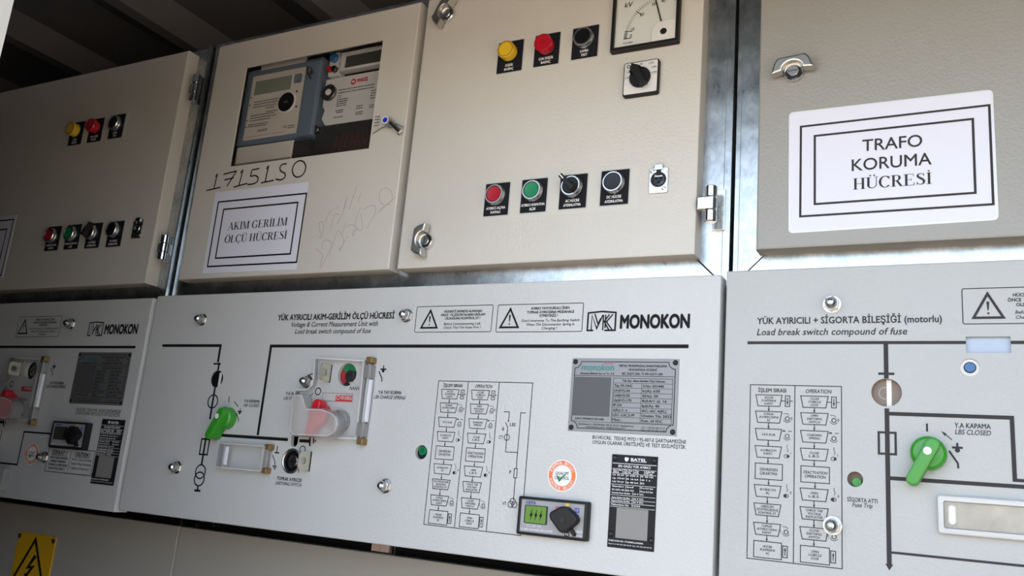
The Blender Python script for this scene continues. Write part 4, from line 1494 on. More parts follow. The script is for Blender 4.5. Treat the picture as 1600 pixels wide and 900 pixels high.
SG = thing('paper_sign', *at(392, 424, DF), DF, 'white paper sign reading AKIM GERİLİM ÖLÇÜ HÜCRESİ, taped under the meter window', 'sign', 'cell name signs')
mb = MB()
mb.prism([at(*p, DF) for p in ((316.5, 427.5), (463.2, 420.8), (482.4, 284.5), (337.3, 300.8))], DF + .0001, DF + .0006, 'paper', back=True)
mb.build('sheet', SG, SG)
mb = MB()
quad_border(mb, [(324.8, 416.8), (463.9, 409.9), (479.5, 302.4), (341.9, 316)], .0028, 'ink', DF, .0009)
quad_border(mb, [(337.3, 403.7), (454.1, 396.8), (465.9, 316.5), (350.1, 327.5)], .0028, 'ink', DF, .0009)
for s_, p, q, cap in (('AKIM GERİLİM', (356, 360), (448.8, 352.2), 11.6), ('ÖLÇÜ HÜCRESİ', (350.7, 380.2), (447.9, 373.2), 11.6)):
    a, b = at(*p, DF), at(*q, DF)
    cp = at(p[0], p[1] - cap, DF)[1] - a[1]
    serif_words(mb, s_, a[0], a[1], math.hypot(b[0] - a[0], b[1] - a[1]), cp, DF + .0009, 'ink', math.atan2(b[1] - a[1], b[0] - a[0]))
mb.build('lettering', SG, SG, False)

SG = thing('paper_sign', *at(1396, 354, DF), DF, 'large laminated paper sign reading TRAFO KORUMA HÜCRESİ on the right door', 'sign', 'cell name signs')
c4 = [at(*p, DF) for p in ((1232.1, 365.1), (1560.7, 344), (1551.2, 140), (1232.9, 176.3))]
mb = MB()


def round_quad(q, r, n=4):
    o = []
    for i in range(4):
        p, a, b = q[i], q[i - 1], q[(i + 1) % 4]
        la, lb = math.dist(p, a), math.dist(p, b)
        s0 = (p[0] + (a[0] - p[0]) * r / la, p[1] + (a[1] - p[1]) * r / la)
        s1 = (p[0] + (b[0] - p[0]) * r / lb, p[1] + (b[1] - p[1]) * r / lb)
        for k in range(n + 1):
            t = k / n
            o.append(tuple((1 - t) ** 2 * s0[j] + 2 * t * (1 - t) * p[j] + t * t * s1[j] for j in (0, 1)))
    return o


mb.prism(round_quad(c4, .006), DF + .0001, DF + .0007, 'laminate', back=True)
mb.build('laminate_pouch', SG, SG, False)
mb = MB()
mb.flat([at(*p, DF) for p in ((1235.5, 361), (1555, 340), (1547.5, 143.5), (1235.5, 178.5))], DF + .0009, 'paper')
mb.build('sheet', SG, SG, False)
mb = MB()
quad_border(mb, [(1250.6, 338.7), (1552, 319.6), (1545.6, 165), (1251.7, 198.6)], .0026, 'ink_grey', DF, .0012)
quad_border(mb, [(1273.3, 319.4), (1524, 301.8), (1519.9, 186.5), (1273.3, 213)], .0026, 'ink_grey', DF, .0012)
for s_, p, q, cap, ser in (('TRAFO', (1347.3, 237), (1441.3, 228.8), 17.6, 0), ('KORUMA', (1331, 267.9), (1455.9, 257.3), 17.8, 0), ('HÜCRESİ', (1333, 297), (1456, 287.7), 17.4, 1)):
    a, b = at(*p, DF), at(*q, DF)
    cp = at(p[0], p[1] - cap, DF)[1] - a[1]
    ro = math.atan2(b[1] - a[1], b[0] - a[0])
    if ser:
        serif_words(mb, s_, a[0], a[1], math.hypot(b[0] - a[0], b[1] - a[1]), cp, DF + .0012, 'ink_grey', ro)
    else:
        mb.words(s_, a[0], a[1], math.hypot(b[0] - a[0], b[1] - a[1]), cp, DF + .0012, 'ink_grey', rot=ro)
mb.build('lettering', SG, SG, False)

sr0 = (at(26.7, 335.9, DF)[0] + at(5, 435, DF)[0]) / 2
sv0, sv1 = at(5, 435, DF)[1], at(26.7, 335.9, DF)[1]
SG = thing('paper_sign', sr0 - .1, sv0, DF, 'bordered paper sign cut off by the left edge on the shaded door', 'sign', 'cell name signs')
mb = MB()
mb.prism(rrect(sr0 - .21, sv0, sr0, sv1), DF + .0001, DF + .0006, 'paper', back=True)
mb.build('sheet', SG, SG)
mb = MB()
for i in (.0075, .0235):
    rect_lines(mb, (sr0 - .21 + i, sv0 + i * .9, sr0 - i, sv1 - i * 1.25), .0028, 'ink', DF + .0009)
mb.build('lettering', SG, SG, False)


# ------------------------------------------------------------------ rating plates
RP = box4((895.9, 558.5), (1062.1, 562.8), (1056.4, 683.3), (887, 671.4))
RPL = box4((123.5, 551), (206.9, 551), (191.3, 633.4), (109, 631))


def rating_plate(r, label):
    du, dv = r[0] - RP[0], r[1] - RP[1]
    root = thing('rating_plate', (r[0] + r[2]) / 2, r[1], 0, label, 'rating plate', 'silver rating plates')
    mb = MB()
    mb.T = lambda a, b, w: (a + du, b + dv, w)
    mb.prism(rrect(*RP), .0001, .0010, 'plate_silver', .0003)
    mb.build('plate', root, root, False)
    mb = MB()
    mb.T = lambda a, b, w: (a + du, b + dv, w)
    w = .0012
    u0, v0, u1, v1 = RP[0] + .0042, RP[1] + .0042, RP[2] - .0042, RP[3] - .0042
    o, rc = [], .0085
    for cx, cy, a0 in ((u0, v0, 90), (u1, v0, 180), (u1, v1, 270), (u0, v1, 360)):
        o += [(cx + rc * math.cos(math.radians(a0 - 15 * i)), cy + rc * math.sin(math.radians(a0 - 15 * i))) for i in range(7)]
    mb.ribbon(o, .0009, w, 'ink', True)
    K = 'ink'
    L = w
    mb.wpx('electrik', 943.8, 570.2, 958.4, 569, 2.6, 'ink_red', 0, L, it=.2)
    mb.wpx('monokon', 909.4, 577.9, 959.8, 579.4, 9.4, 'ink_teal', 0, L, bold=.012)
    mb.wpx('Monokon Elektrik San. ve Tic. A.Ş', 907.1, 584.4, 960, 585.6, 2.6, K, 0, L, bold=.012)
    mb.wpx('METAL MUHAFAZALI ANAHTARLAMA', 968, 572.9, 1042.9, 574.6, 3.4, K, 0, L, bold=.012)
    mb.wpx('VE KONTROL DÜZENİ', 982.7, 579.4, 1026.7, 580.4, 3.4, K, 0, L, bold=.012)
    mb.wpx('IEC 62271-200, TS EN 62271-200', 972.5, 585.2, 1036, 587.2, 3.4, K, 0, L, bold=.012)
    vl = at(976, 587.8)[1]
    mb.flat(rrect(u0, vl - .0003, u1, vl + .0003), w, K)
    qr = box4((898, 587.5), (956.5, 591), (951.5, 652), (893.5, 648.5))
    mb.flat(rrect(*qr), w, 'plate_patch')
    mb.wpx('224117MNK21501440', 898.8, 654.8, 943.8, 657.4, 3.2, K, 0, L, bold=.012)
    tb = box4((959.9, 590.4), (1052.5, 593.4), (1048.4, 664.7), (955.1, 657.9))
    rect_lines(mb, tb, .0005, K, w)
    hgt = (tb[3] - tb[1]) / 9
    tm = tb[0] + (tb[2] - tb[0]) * .487
    mb.flat(rrect(tm - .0002, tb[1], tm + .0002, tb[3] - hgt), w, K)
    for k in range(1, 9):
        y = tb[3] - hgt * k
        mb.flat(rrect(tb[0], y - .0002, tb[2], y + .0002), w, K)
    wd = tb[2] - tb[0]
    mb.words('Yük Ayr. Akım-Gerilim Ölçü Hücresi', tb[0] + wd * .15, tb[3] - hgt * .72, wd * .72, hgt * .44, w, K, 0, .012)
    for k, (a, b) in enumerate((('Tip: M-YAG', 'S.No: 501440'), ('Ur(kV):36', 'Ir(A): 630'), ('Ud(kV):50', 'f(Hz): 50'), ('Up(kV):170', 'Ik(kA/1 s): 16'),
                                ('IP:3X', 'Ip(kA): 40'), ('t(k):1 s', 'IAC: IAC A(FL)'), ('LSC: LSC2-PI', 'Üretim Yılı: 2022'), ('Mut.:', 'Kum.: 24 VDC'))):
        y = tb[3] - hgt * (k + 1.76)
        mb.words(a, tb[0] + wd * .015, y, len(a) * .00235, hgt * .5, w, K, 0, .012)
        mb.words(b, tm + wd * .02, y, len(b) * .0022, hgt * .5, w, K, 0, .012)
    vf = at(960, 660.8)[1]
    mb.flat(rrect(u0, vf - .0002, u1, vf + .0002), w, K)
    mb.wpx('Büyükkayacık 2. OSB Mahallesi 405 Sk. No:6/1 Selçuklu/Konya', 904.4, 662.8, 990.8, 668.2, 2.7, K, 0, L)
    mb.wpx('www.monokon.com.tr  info@monokon.com.tr', 916, 667.2, 978, 671.4, 2.7, K, 0, L)
    mb.wpx('Tel : + 90 332 502 17 17', 1003.1, 669.2, 1039.2, 671.3, 2.7, K, 0, L)
    mb.wpx('Faks: + 90 332 502 17 44', 1001.9, 673.2, 1039.2, 675.3, 2.7, K, 0, L)
    mb.build('lettering', root, root, False)
    for cx, cy in ((RP[0] + .0045, RP[1] + .0045), (RP[2] - .0045, RP[1] + .0045), (RP[2] - .0045, RP[3] - .0045), (RP[0] + .0045, RP[3] - .0045)):
        q = MB()
        q.T = mb.T
        q.lathe(cx, cy, [(.0033, .0010), (.0031, .0018), (.0020, .0026), (0, .0029)], 'black_plastic', 18)
        q.build('rivet', root, root)


rating_plate(RP, 'silver rating plate with teal lettering on the bright middle panel')
rating_plate(RPL, 'dark-looking rating plate on the shaded left panel, under its black line')

BT = box4((956.6, 709.4), (1028, 714), (1022.4, 863), (949.4, 854))
BTL = box4((160.8, 655.8), (196.6, 657.3), (177.3, 759), (141.5, 755.3))


def switch_plate(r, label):
    du, dv = r[0] - BT[0], r[1] - BT[1]
    root = thing('data_plate', (r[0] + r[2]) / 2, r[1], 0, label, 'data plate', 'black data plates')
    sh = lambda a, b, w: (a + du, b + dv, w)
    mb = MB()
    mb.T = sh
    mb.prism(rrect(*BT), .0001, .0010, 'plate_black', .0003)
    mb.build('plate', root, root, False)
    mb = MB()
    mb.T = sh
    w = .0012
    u0, v0, u1, v1 = BT
    W_, H_ = u1 - u0, v1 - v0
    X = lambda a: u0 + W_ * a
    Y = lambda b: v1 - H_ * b
    K = 'ink_white'
    mb.words('BATEL', X(.42), Y(.062), W_ * .34, H_ * .030, w, K, 0, .02)
    mb.flat([(X(.29), Y(.025)), (X(.375), Y(.03)), (X(.365), Y(.06)), (X(.32), Y(.078)), (X(.28), Y(.05))], w, K)
    mb.flat(rrect(X(.42), Y(.072), X(.76), Y(.069)), w, K)
    mb.flat(rrect(X(.02), Y(.10), X(.98), Y(.094)), w, K)
    mb.words('SF6 GAZLI YÜK AYIRICI', X(.5), Y(.138), W_ * .70, H_ * .026, w, K, 0, .012, True)
    rows = [.155, .178, .205, .235, .270, .300, .335, .368, .402, .440, .470, .500, .535, .565]
    for y in (.155, .205, .325, .44, .484, .522, .565):
        mb.flat(rrect(X(.02), Y(y + .003), X(.98), Y(y - .001)), w, K)
    txt = [('Seri No', 'Tip No', 'Tip', 'Ağırlık'), ('2022', '35/76', 'MYA', '75 kg'), ('Ur 36 kV', 'Ir 630 A', 'fr 50 Hz'), ('Up 170 kV', 'Ik 16 kA', 'tk 1 s'), ('Ud 70 kV', 'Ip 40 kA', 'E3'),
           ('Standart', 'Sınıf', 'Pre 0.5 bar'), ('IEC 62271-103', 'E3 M1', 'Pme 0.3 bar'), ('Kumanda Motor Gerilimi', '24 V DC'), ('Açma Bobini Gerilimi', '24 V DC'), ('Kapama Bobini Gerilimi', '24 V DC'), ('Mekanizma No', '12/25')]
    ys = [.178, .200, .232, .268, .305, .355, .392, .425, .475, .512, .552]
    for t, y in zip(txt, ys):
        n = len(t)
        for i, s_ in enumerate(t):
            a = .04 + .94 * i / n
            mb.words(s_, X(a), Y(y), W_ * min(.80 / n, .032 * len(s_)), H_ * .017, w, K, 0, .012)
            if i:
                mb.flat(rrect(X(a - .022), Y(y + .006), X(a - .014), Y(y - .024)), w, K)
    mb.flat(rrect(X(.17), Y(.895), X(.85), Y(.575)), w, 'patch_silver')
    mb.words('KARE KOD NO: 171209B7L21003876', X(.03), Y(.935), W_ * .74, H_ * .016, w, K, 0, .012)
    mb.words('Batel Tel +90 332 239 09 89  Fax +90 332 239 09 96', X(.03), Y(.968), W_ * .92, H_ * .012, w, K)
    mb.build('lettering', root, root, False)
    for a, b in ((.07, .04), (.93, .045), (.07, .86), (.93, .885)):
        q = MB()
        q.T = sh
        q.lathe(X(a), Y(b), [(.0034, .0010), (.0032, .0018), (.0020, .0027), (0, .0030)], 'black_gloss', 18)
        q.build('rivet', root, root)


switch_plate(BT, 'tall black data plate with white lettering at the right of the middle panel')
switch_plate(BTL, 'tall black data plate at the right of the shaded left panel')


# ------------------------------------------------------------------ round quality stickers
def sticker(cu, cv, r, label):
    root = thing('round_sticker', cu, cv - r, 0, label, 'sticker', 'round quality stickers')
    mb = MB()
    mb.prism(circ(cu, cv, r, 48), .00005, .0003, 'paper_white')
    mb.build('disc', root, root, False)
    mb = MB()
    w = .0005
    n = 48
    o = circ(cu, cv, r * .93, n)
    i_ = circ(cu, cv, r * .66, n)
    mb.add([(a, b, w) for a, b in o + i_], [(k, (k + 1) % n, n + (k + 1) % n, n + k) for k in range(n)], 'ink_orange')
    t = 'KONTROL EDİLDİ'
    for k, ch in enumerate(t):
        f_ = (k + .5) / len(t)
        a = math.radians(164 - 148 * f_)
        lw_ = r * (.045 if ch == 'İ' else .14)
        if ch != ' ':
            ro = a - math.pi / 2
            mb.words(ch, cu + r * .72 * math.cos(a) - math.cos(ro) * lw_ / 2, cv + r * .72 * math.sin(a) - math.sin(ro) * lw_ / 2, lw_, r * .16, w + .0002, 'ink_white', 0, .012, rot=ro)
            a = math.radians(196 + 148 * f_)
            ro = a + math.pi / 2
            mb.words(ch, cu + r * .88 * math.cos(a) - math.cos(ro) * lw_ / 2, cv + r * .88 * math.sin(a) - math.sin(ro) * lw_ / 2, lw_, r * .16, w + .0002, 'ink_white', 0, .012, rot=ro)
    mb.words('QUALITY', cu, cv + r * .04, r * .92, r * .19, w, 'ink_grey', 0, .0, True)
    mb.words('CONTROL', cu, cv - r * .24, r * 1.02, r * .19, w, 'ink_grey', 0, .0, True)
    mb.flat([(cu - r * .38, cv - r * .02), (cu - r * .22, cv - r * .05), (cu - r * .16, cv - r * .20), (cu + r * .48, cv + r * .32), (cu - r * .18, cv - r * .42)], w + .0002, 'ink_green')
    mb.build('print', root, root, False)


qs = ellipse_hole(878.4, 743.2, 25.3)
sticker(*qs, 'round orange and white quality sticker on the bright middle panel')
ql = at(49.8, 709.3)
sticker(ql[0], ql[1], qs[2], 'round quality sticker beside the nut on the shaded left panel')


# ------------------------------------------------------------------ voltage indicators
VI = box4((813, 775.4), (921, 783.6), (918, 847), (808.4, 833.6), .006)
VIL = box4((86.5, 657.9), (145.3, 662.6), (136.9, 704), (77.8, 698.4), .006)


def voltage_indicator(r, lit, label):
    u0, v0 = r[0], r[1]
    W_, H_ = VI[2] - VI[0], VI[3] - VI[1]
    root = thing('voltage_indicator', u0 + W_ / 2, v0, 0, label, 'voltage indicator', 'voltage indicators')
    X = lambda a: u0 + W_ * a
    Y = lambda b: v0 + H_ * (1 - b)
    mb = MB()
    mb.prism(rrect(u0, v0, u0 + W_, v0 + H_, .002, 3), 0, .011, 'black_plastic', .0022, holes=[rrect(X(.045), Y(.92), X(.955), Y(.075))], hd=.002)
    mb.build('housing', root, root)
    w = .0095
    mb = MB()
    mb.flat(rrect(X(.04), Y(.93), X(.96), Y(.07)), w, 'indicator_face')
    mb.words('GEPA', X(.11), Y(.185), W_ * .15, H_ * .075, w + .0002, 'ink_blue', 0, .02)
    mb.words('L1  L2  L3', X(.15), Y(.765), W_ * .20, H_ * .045, w + .0002, 'ink_white')
    mb.words('95 2806 VOLTAGE INDICATOR', X(.065), Y(.875), W_ * .46, H_ * .05, w + .0002, 'ink_white', 0, .01)
    mb.words('962 E', X(.85), Y(.80), W_ * .09, H_ * .05, w + .0002, 'ink_white')
    mb.words('LRM System', X(.78), Y(.895), W_ * .165, H_ * .05, w + .0002, 'ink_white')
    for a, b, m, t in ((.545, .245, 'ink_red', 'L1'), (.675, .135, 'ink_yellow', 'L2'), (.815, .235, 'ink_blue', 'L3'), (.695, .87, 'black_gloss', 'N')):
        mb.flat(rrect(X(a), Y(b + .065), X(a + .065), Y(b - .055)), w + .0002, m)
        mb.words(t, X(a + .0325), Y(b + .03), W_ * .035, H_ * .06, w + .0004, 'ink_white', 0, 0, True)
    mb.build('face', root, root, False)
    mb = MB()
    mb.prism(rrect(X(.105), Y(.69), X(.435), Y(.215), .001, 2), w, w + .0012, 'black_gloss')
    mb.flat(rrect(X(.12), Y(.67), X(.42), Y(.235)), w + .0015, 'lcd_green' if lit else 'lcd_dark')
    if lit:
        for k in range(3):
            a = .20 + .07 * k
            mb.flat([(X(a + .024), Y(.30)), (X(a - .018), Y(.50)), (X(a + .004), Y(.49)), (X(a - .010), Y(.62)), (X(a + .032), Y(.43)), (X(a + .010), Y(.44))], w + .0018, 'ink')
    mb.build('display', root, root, False)
    mb = MB()
    cu, cv = X(.705), Y(.50)
    k = H_ / 62.0
    o = [(x * k, y * k) for x, y in ((-25, 5), (-23, 10), (-6, 20), (0, 21), (6, 20), (22, 8), (25, 2), (23, -4), (6, -19), (0, -21), (-6, -19), (-23, -1))]
    o = [(cu + a, cv + b) for a, b in o]
    mb.prism(o, w + .0005, w + .0115, 'black_plastic', .0022)
    mb.prism([(cu + a * k, cv + b * k) for a, b in ((-6, 4), (6, 5), (3, -6), (-4, -7))][::-1], w + .0115, w + .0122, 'black_gloss', .0002)
    mb.prism(capsule(cu + 12 * k, cv - 15 * k, cu + 17 * k, cv - 22 * k, 2.6 * k), w + .0005, w + .006, 'black_plastic', .0008)
    mb.build('socket_cover', root, root)


voltage_indicator(VI, True, 'black-framed voltage indicator with lit green display at the foot of the middle panel')
voltage_indicator(VIL, False, 'black-framed voltage indicator with dark display on the shaded left panel')


# ------------------------------------------------------------------ round openings and what shows in them
def cat_tag(o, label, group=None):
    return tag(o, label, 'indicator', group)


mb = MB()
u, v, r = SEMA
mb.lathe(u, v, [(0, -.0020), (r * 1.05, -.0020)], 'black_gloss', 36)
mb.flat(rrect(u + r * .22, v - r * .93, u + r * .62, v + r * .76), -.0016, 'white_plastic')
cat_tag(mb.build('position_indicator'), 'black and white round position flag over the green handle of the middle panel', 'position flags')
mb = MB()
u, v, r = RND
mb.lathe(u, v, [(0, -.0075), (r * 1.05, -.0075)], 'black_plastic', 36)
mb.prism(circ(u - r * .12, v + r * .22, r * .62, 24), -.0074, -.004, 'green_cap', .0005)
for k in (-1, 0, 1):
    mb.flat(rrect(u - r * .12 + k * r * .22 - .0004, v - r * .1, u - r * .12 + k * r * .22 + .0004, v + r * .62), -.0038, 'black_plastic')
mb.flat([(u + r * .45, v - r * .55), (u + r * .98, v - r * .2), (u + r * .98, v + r * .05), (u + r * .6, v + r * .0)], -.0071, 'ink_red')
cat_tag(mb.build('trip_indicator'), 'small round green trip indicator left of the flow chart on the middle panel', 'trip indicators')
mb = MB()
u, v, r = CFUS
mb.lathe(u, v, [(0, -.0105), (r * 1.05, -.0105)], 'brown_disc', 36)
mb.prism(circ(u + r * .12, v - r * .35, r * .62, 24), -.010, -.006, 'green_handle', .0006)
for k in (-1, 0, 1):
    mb.flat(rrect(u + r * .12 + k * r * .25 - .0003, v - r * .85, u + r * .12 + k * r * .25 + .0003, v + r * .1), -.0058, 'green_cap')
cat_tag(mb.build('trip_indicator'), 'round green fuse trip indicator above the words SİGORTA ATTI', 'trip indicators')
mb = MB()
u, v, r = CWIN
mb.lathe(u, v, [(0, -.0075), (r * 1.05, -.0075)], 'brown_disc', 40)
mb.flat(rrect(u - r * .02, v - r * .96, u + r * .30, v + r * .96), -.0071, 'paper_white')
mb.ring(u - r * .1, v, r * .42, r * .10, -.0072, 'dark_metal')
cat_tag(mb.build('position_indicator'), 'brown round position flag with a white bar on the right panel', 'position flags')
BL = thing('push_button', CBLU[0], CBLU[1] - CBLU[2], -.006, 'blue push button in a white recess under the pale plate of the right panel', 'button')
u, v, r = CBLU
mb = MB()
mb.lathe(u, v, [(r * .62, -.0030), (r * .99, -.0030)], 'paper_white', 40)
mb.build('recess', BL, BL)
mb = MB()
mb.lathe(u, v, [(r * .63, -.0040), (r * .63, -.0012), (r * .56, -.0004), (r * .54, -.0006), (0, -.0006)], 'blue_button', 36, ['black_plastic', 'black_plastic', 'black_plastic', 'blue_button'])
mb.build('button_cap', BL, BL)
mb = MB()
mb.prism(rrect(CRECT[0] - .002, CRECT[1] - .002, CRECT[2] + .002, CRECT[3] + .002), -.0090, -.0048, 'pale_blue')
tag(mb.build('cover_plate', None, None, False), 'pale blue plastic plate in the rectangular opening of the right panel', 'plate')


# ------------------------------------------------------------------ operating handles
def handle(u, v, label):
    root = thing('rotary_switch', u, v - .018, 0, label, 'switch', 'green rotary switches')
    mb = MB()
    mb.lathe(u, v, [(.0172, 0.0003), (.0172, .010), (.0165, .0125), (.0140, .0145), (0, .0160)], 'green_handle', 44)
    mb.build('hub', root, root)
    mb = MB()
    a = math.atan2(-.0300, -.0158)
    L = .0345
    c, s = math.cos(a), math.sin(a)
    mb.T = lambda x, y, z: (u + x * c - y * s, v + x * s + y * c, z)
    mb.prism(capsule(-.0092, 0, L - .003, 0, .0069, .0064), .0016, .0240, 'green_handle', .0020, back=True)
    mb.T = None
    mb.build('lever', root, root)
    mb = MB()
    mb.lathe(u - .0005, v + .0012, [(.0040, .0239), (.0040, .0246), (.0034, .0248), (0, .0248)], 'paper_white', 24, ['black_plastic', 'paper_white', 'paper_white'])
    mb.flat(rrect(u - .0028, v + .0009, u + .0018, v + .0015), .0250, 'grey_legend')
    mb.build('screw', root, root)


handle(*at(1450.5, 707.5, .012), 'green rotary handle with a white screw on the right panel')
handle(*at(347.5, 652.5, .013), 'green rotary handle on the black line of the middle panel')


# ------------------------------------------------------------------ padlock lugs, charging shafts and clear covers (the left cell repeats the middle one)
def shift(du, dv):
    return lambda a, b, w: (a + du, b + dv, w)


def lug(px, py, hgt, reach, du, dv, label, hole=True):
    """steel tab standing straight out of the panel, with a padlock hole"""
    u, v = at(px, py)
    h = hgt / 2
    mb = MB()
    s = 0.0011
    # outline drawn in the (w, v) plane, thickness along u
    o = [(0.0, -h), (reach - .004, -h), (reach, -h + .004), (reach, h - .004), (reach - .004, h), (0.0, h)]
    mb.T = lambda a, b, z: (u + du + z, v + dv + b, a)
    mb.prism(o[::-1], -s, s, 'lug_zinc', 0.0002, holes=[circ(reach * .60, 0, .0052, 20)] if hole else (), back=False)
    mb.T = lambda a, b, z: (u + du - z, v + dv + b, a)
    mb.prism(o, s - .0002, s, 'lug_zinc', 0, holes=[circ(reach * .60, 0, .0052, 20)] if hole else ())
    mb.T = shift(du, dv)
    mb.flat(rrect(u - .0008, v - h - .0008, u + .0026, v + h + .0008), .0004, 'void')
    o_ = mb.build('padlock_lug')
    return tag(o_, label, 'bracket', 'padlock lugs')


def charge_shaft(hole, lit, label):
    u, v, r = hole
    root = thing('charging_shaft', u, v - r, -.02, label, 'shaft', 'shaft openings')
    mb = MB()
    mb.lathe(u, v, [(0, -.0078), (r * 1.05, -.0078)], 'black_gloss', 36)
    if lit:
        for a0, a1, m in ((35, 150, 'green_cap'), (150, 235, 'red_cap')):
            o = [(u + r * 1.02 * math.cos(math.radians(a)), v + r * 1.02 * math.sin(math.radians(a))) for a in range(a0, a1 + 1, 6)]
            o += [(u + r * .45 * math.cos(math.radians(a)), v + r * .45 * math.sin(math.radians(a))) for a in range(a1, a0 - 1, -6)]
            mb.flat(o, -.0075, m)
    mb.build('disc', root, root)
    mb = MB()
    mb.lathe(u + r * .12, v - r * .08, [(r * .50, -.0076), (r * .50, -.0035), (r * .42, -.0025), (r * .30, -.0025), (r * .28, -.0060), (0, -.0060)], 'dark_metal' if not lit else 'black_plastic', 28)
    if lit:
        mb.flat([(u - r * .15, v - r * .42), (u + r * .62, v - r * .30), (u + r * .55, v - r * .78), (u + r * .2, v - r * .9)], -.0072, 'cream_plastic')
    mb.build('shaft', root, root)


charge_shaft(CHRG, True, 'spring charging shaft opening with green and red sectors under the big clear cover')
charge_shaft(CHRGL, False, 'dark spring charging shaft opening under the clear cover of the left panel')
u, v, r = EARTH
ES = thing('earthing_shaft', u, v - r, -.02, 'dark earthing shaft opening with a steel rim beside the small clear cover', 'shaft', 'shaft openings')
mb = MB()
mb.lathe(u, v, [(r * 1.10, 0.0002), (r * 1.10, .0012), (r * 1.0, .0018), (r * .93, .0012), (r * .90, -.004)], 'satin_metal', 40)
mb.build('rim', ES, ES)
mb = MB()
mb.lathe(u, v, [(r * .98, -.0074), (0, -.0074)], 'black_gloss', 36)
mb.lathe(u, v, [(r * .55, -.0074), (r * .52, -.003), (r * .40, -.002), (0, -.002)], 'dark_metal', 28)
mb.flat(rrect(u - r * .5, v - r * .05, u + r * .5, v + r * .02), -.0017, 'void')
mb.build('shaft', ES, ES)
lug(484, 721, .0270, .0250, 0, 0, 'steel padlock lug beside the earthing shaft, right of the small clear cover')
lug(516, 584, .0250, .0230, 0, 0, 'steel padlock lug seen through the big clear cover of the middle panel')
lug(484, 721, .0270, .0250, -LSH, -.0035, 'steel padlock lug at the left edge, below the clear cover of the left panel')
lug(516, 584, .0250, .0230, -LSH, -.0035, 'steel padlock lug seen through the clear cover of the left panel')


def red_handle(du, dv, label):
    root = thing('rotary_switch', at(495, 655)[0] + du, at(495, 655)[1] + dv - .02, 0, label, 'switch', 'red rotary switches')
    T = shift(du, dv)
    u, v = at(497, 648, .010)
    mb = MB()
    mb.T = T
    mb.lathe(u, v, [(.0172, .0003), (.0172, .010), (.0165, .0125), (.0140, .0145), (0, .0160)], 'red_handle', 40)
    mb.build('hub', root, root)
    mb = MB()
    a = math.radians(258)
    c, s = math.cos(a), math.sin(a)
    mb.T = lambda x, y, z: (u + du + x * c - y * s, v + dv + x * s + y * c, z)
    mb.prism(capsule(-.0150, 0, .028, 0, .0072, .0064), .006, .0215, 'red_handle', .002, back=True)
    mb.build('lever', root, root)


def big_cover(du, dv, label):
    root = thing('clear_cover', at(530, 690)[0] + du, at(530, 690)[1] + dv, 0, label, 'cover', 'clear plastic covers')
    T = shift(du, dv)
    D_ = .011
    P = lambda x, y, d=D_: at(x, y, d)
    o = [P(451.6, 680), P(557, 687), P(570, 562.5), P(491.3, 557.8), P(489.5, 590), P(487, 601), P(480, 607), P(460.5, 608.5), P(455, 640)]
    mb = MB()
    mb.T = T
    mb.prism(o, .0022, D_, 'clear_plastic', .0012, side='clear_edge')
    mb.ribbon(inset(o if area(o) > 0 else o[::-1], .0011), .0022, D_ + .0003, 'clear_rim', True)  # bright edge painted as a pale ribbon round the shell front
    mb.build('shell', root, root)
    # raised frosted blister over the red handle
    d2 = .030
    q = [P(x, y, d2) for x, y in ((453, 678), (458, 681.5), (512, 684), (520, 680), (526, 672), (528.5, 662), (527, 652), (522, 645), (514, 641), (503, 637.5), (480, 636.5), (472.8, 614.5),
                                  (462, 615), (455.5, 619.5), (452.5, 628), (454.5, 640), (451.5, 668))]
    mb = MB()
    mb.T = T
    mb.prism(q, D_ + .0004, d2, 'frosted_plastic', .003, side='clear_edge')
    mb.ribbon(inset(q if area(q) > 0 else q[::-1], .0028), .0012, d2 + .0003, 'clear_rim', True)  # painted bright line round the front edge of the blister
    mb.build('handle_blister', root, root)
    mb = MB()
    mb.T = T
    u, v = at(537, 659)
    mb.lathe(u - .004, v, [(.0165, .001), (.0165, .0095), (.0150, .0102), (.0140, .0102), (.0140, .002)], 'clear_edge', 36)
    mb.build('collar', root, root)
    mb = MB()
    mb.T = T
    hu = (at(575, 575, .008)[0] + at(566, 682, .008)[0]) / 2 + .0005
    va, vb = at(568, 684, .008)[1], at(577, 569, .008)[1]
    mb.tube([(hu, va, .008), (hu, vb, .008)], .0032, 'clear_edge', 10)
    mb.prism(rrect(hu - .0010, va + .022, hu + .0062, vb - .022, .001, 2), .004, .0095, 'laminate', .001)
    for y0 in (va + .001, vb - .021):
        mb.prism(rrect(hu - .0075, y0, hu + .0055, y0 + .020, .002, 3), .0006, .0125, 'clear_edge', .0012)
    mb.build('hinge_rod', root, root)
    for px, py in ((579.5, 563), (564.5, 690)):
        u, v = at(px, py, .007)
        q = MB()
        q.T = lambda a, b, z: (u + du + a, v + dv + b, z)
        q.prism(rrect(-.0052, -.0045, .0052, .0045, .0015, 3), .0005, .0120, 'bronze', .0012)
        q.build('hinge_block', root, root)


red_handle(0, 0, 'red rotary handle under the frosted blister of the middle panel')
red_handle(-LSH, -.0035, 'red rotary handle under the clear cover of the shaded left panel')
big_cover(0, 0, 'large clear plastic cover with bronze hinge blocks on the middle panel')
big_cover(-LSH, -.0035, 'clear plastic cover at the left edge, on the shaded left panel')


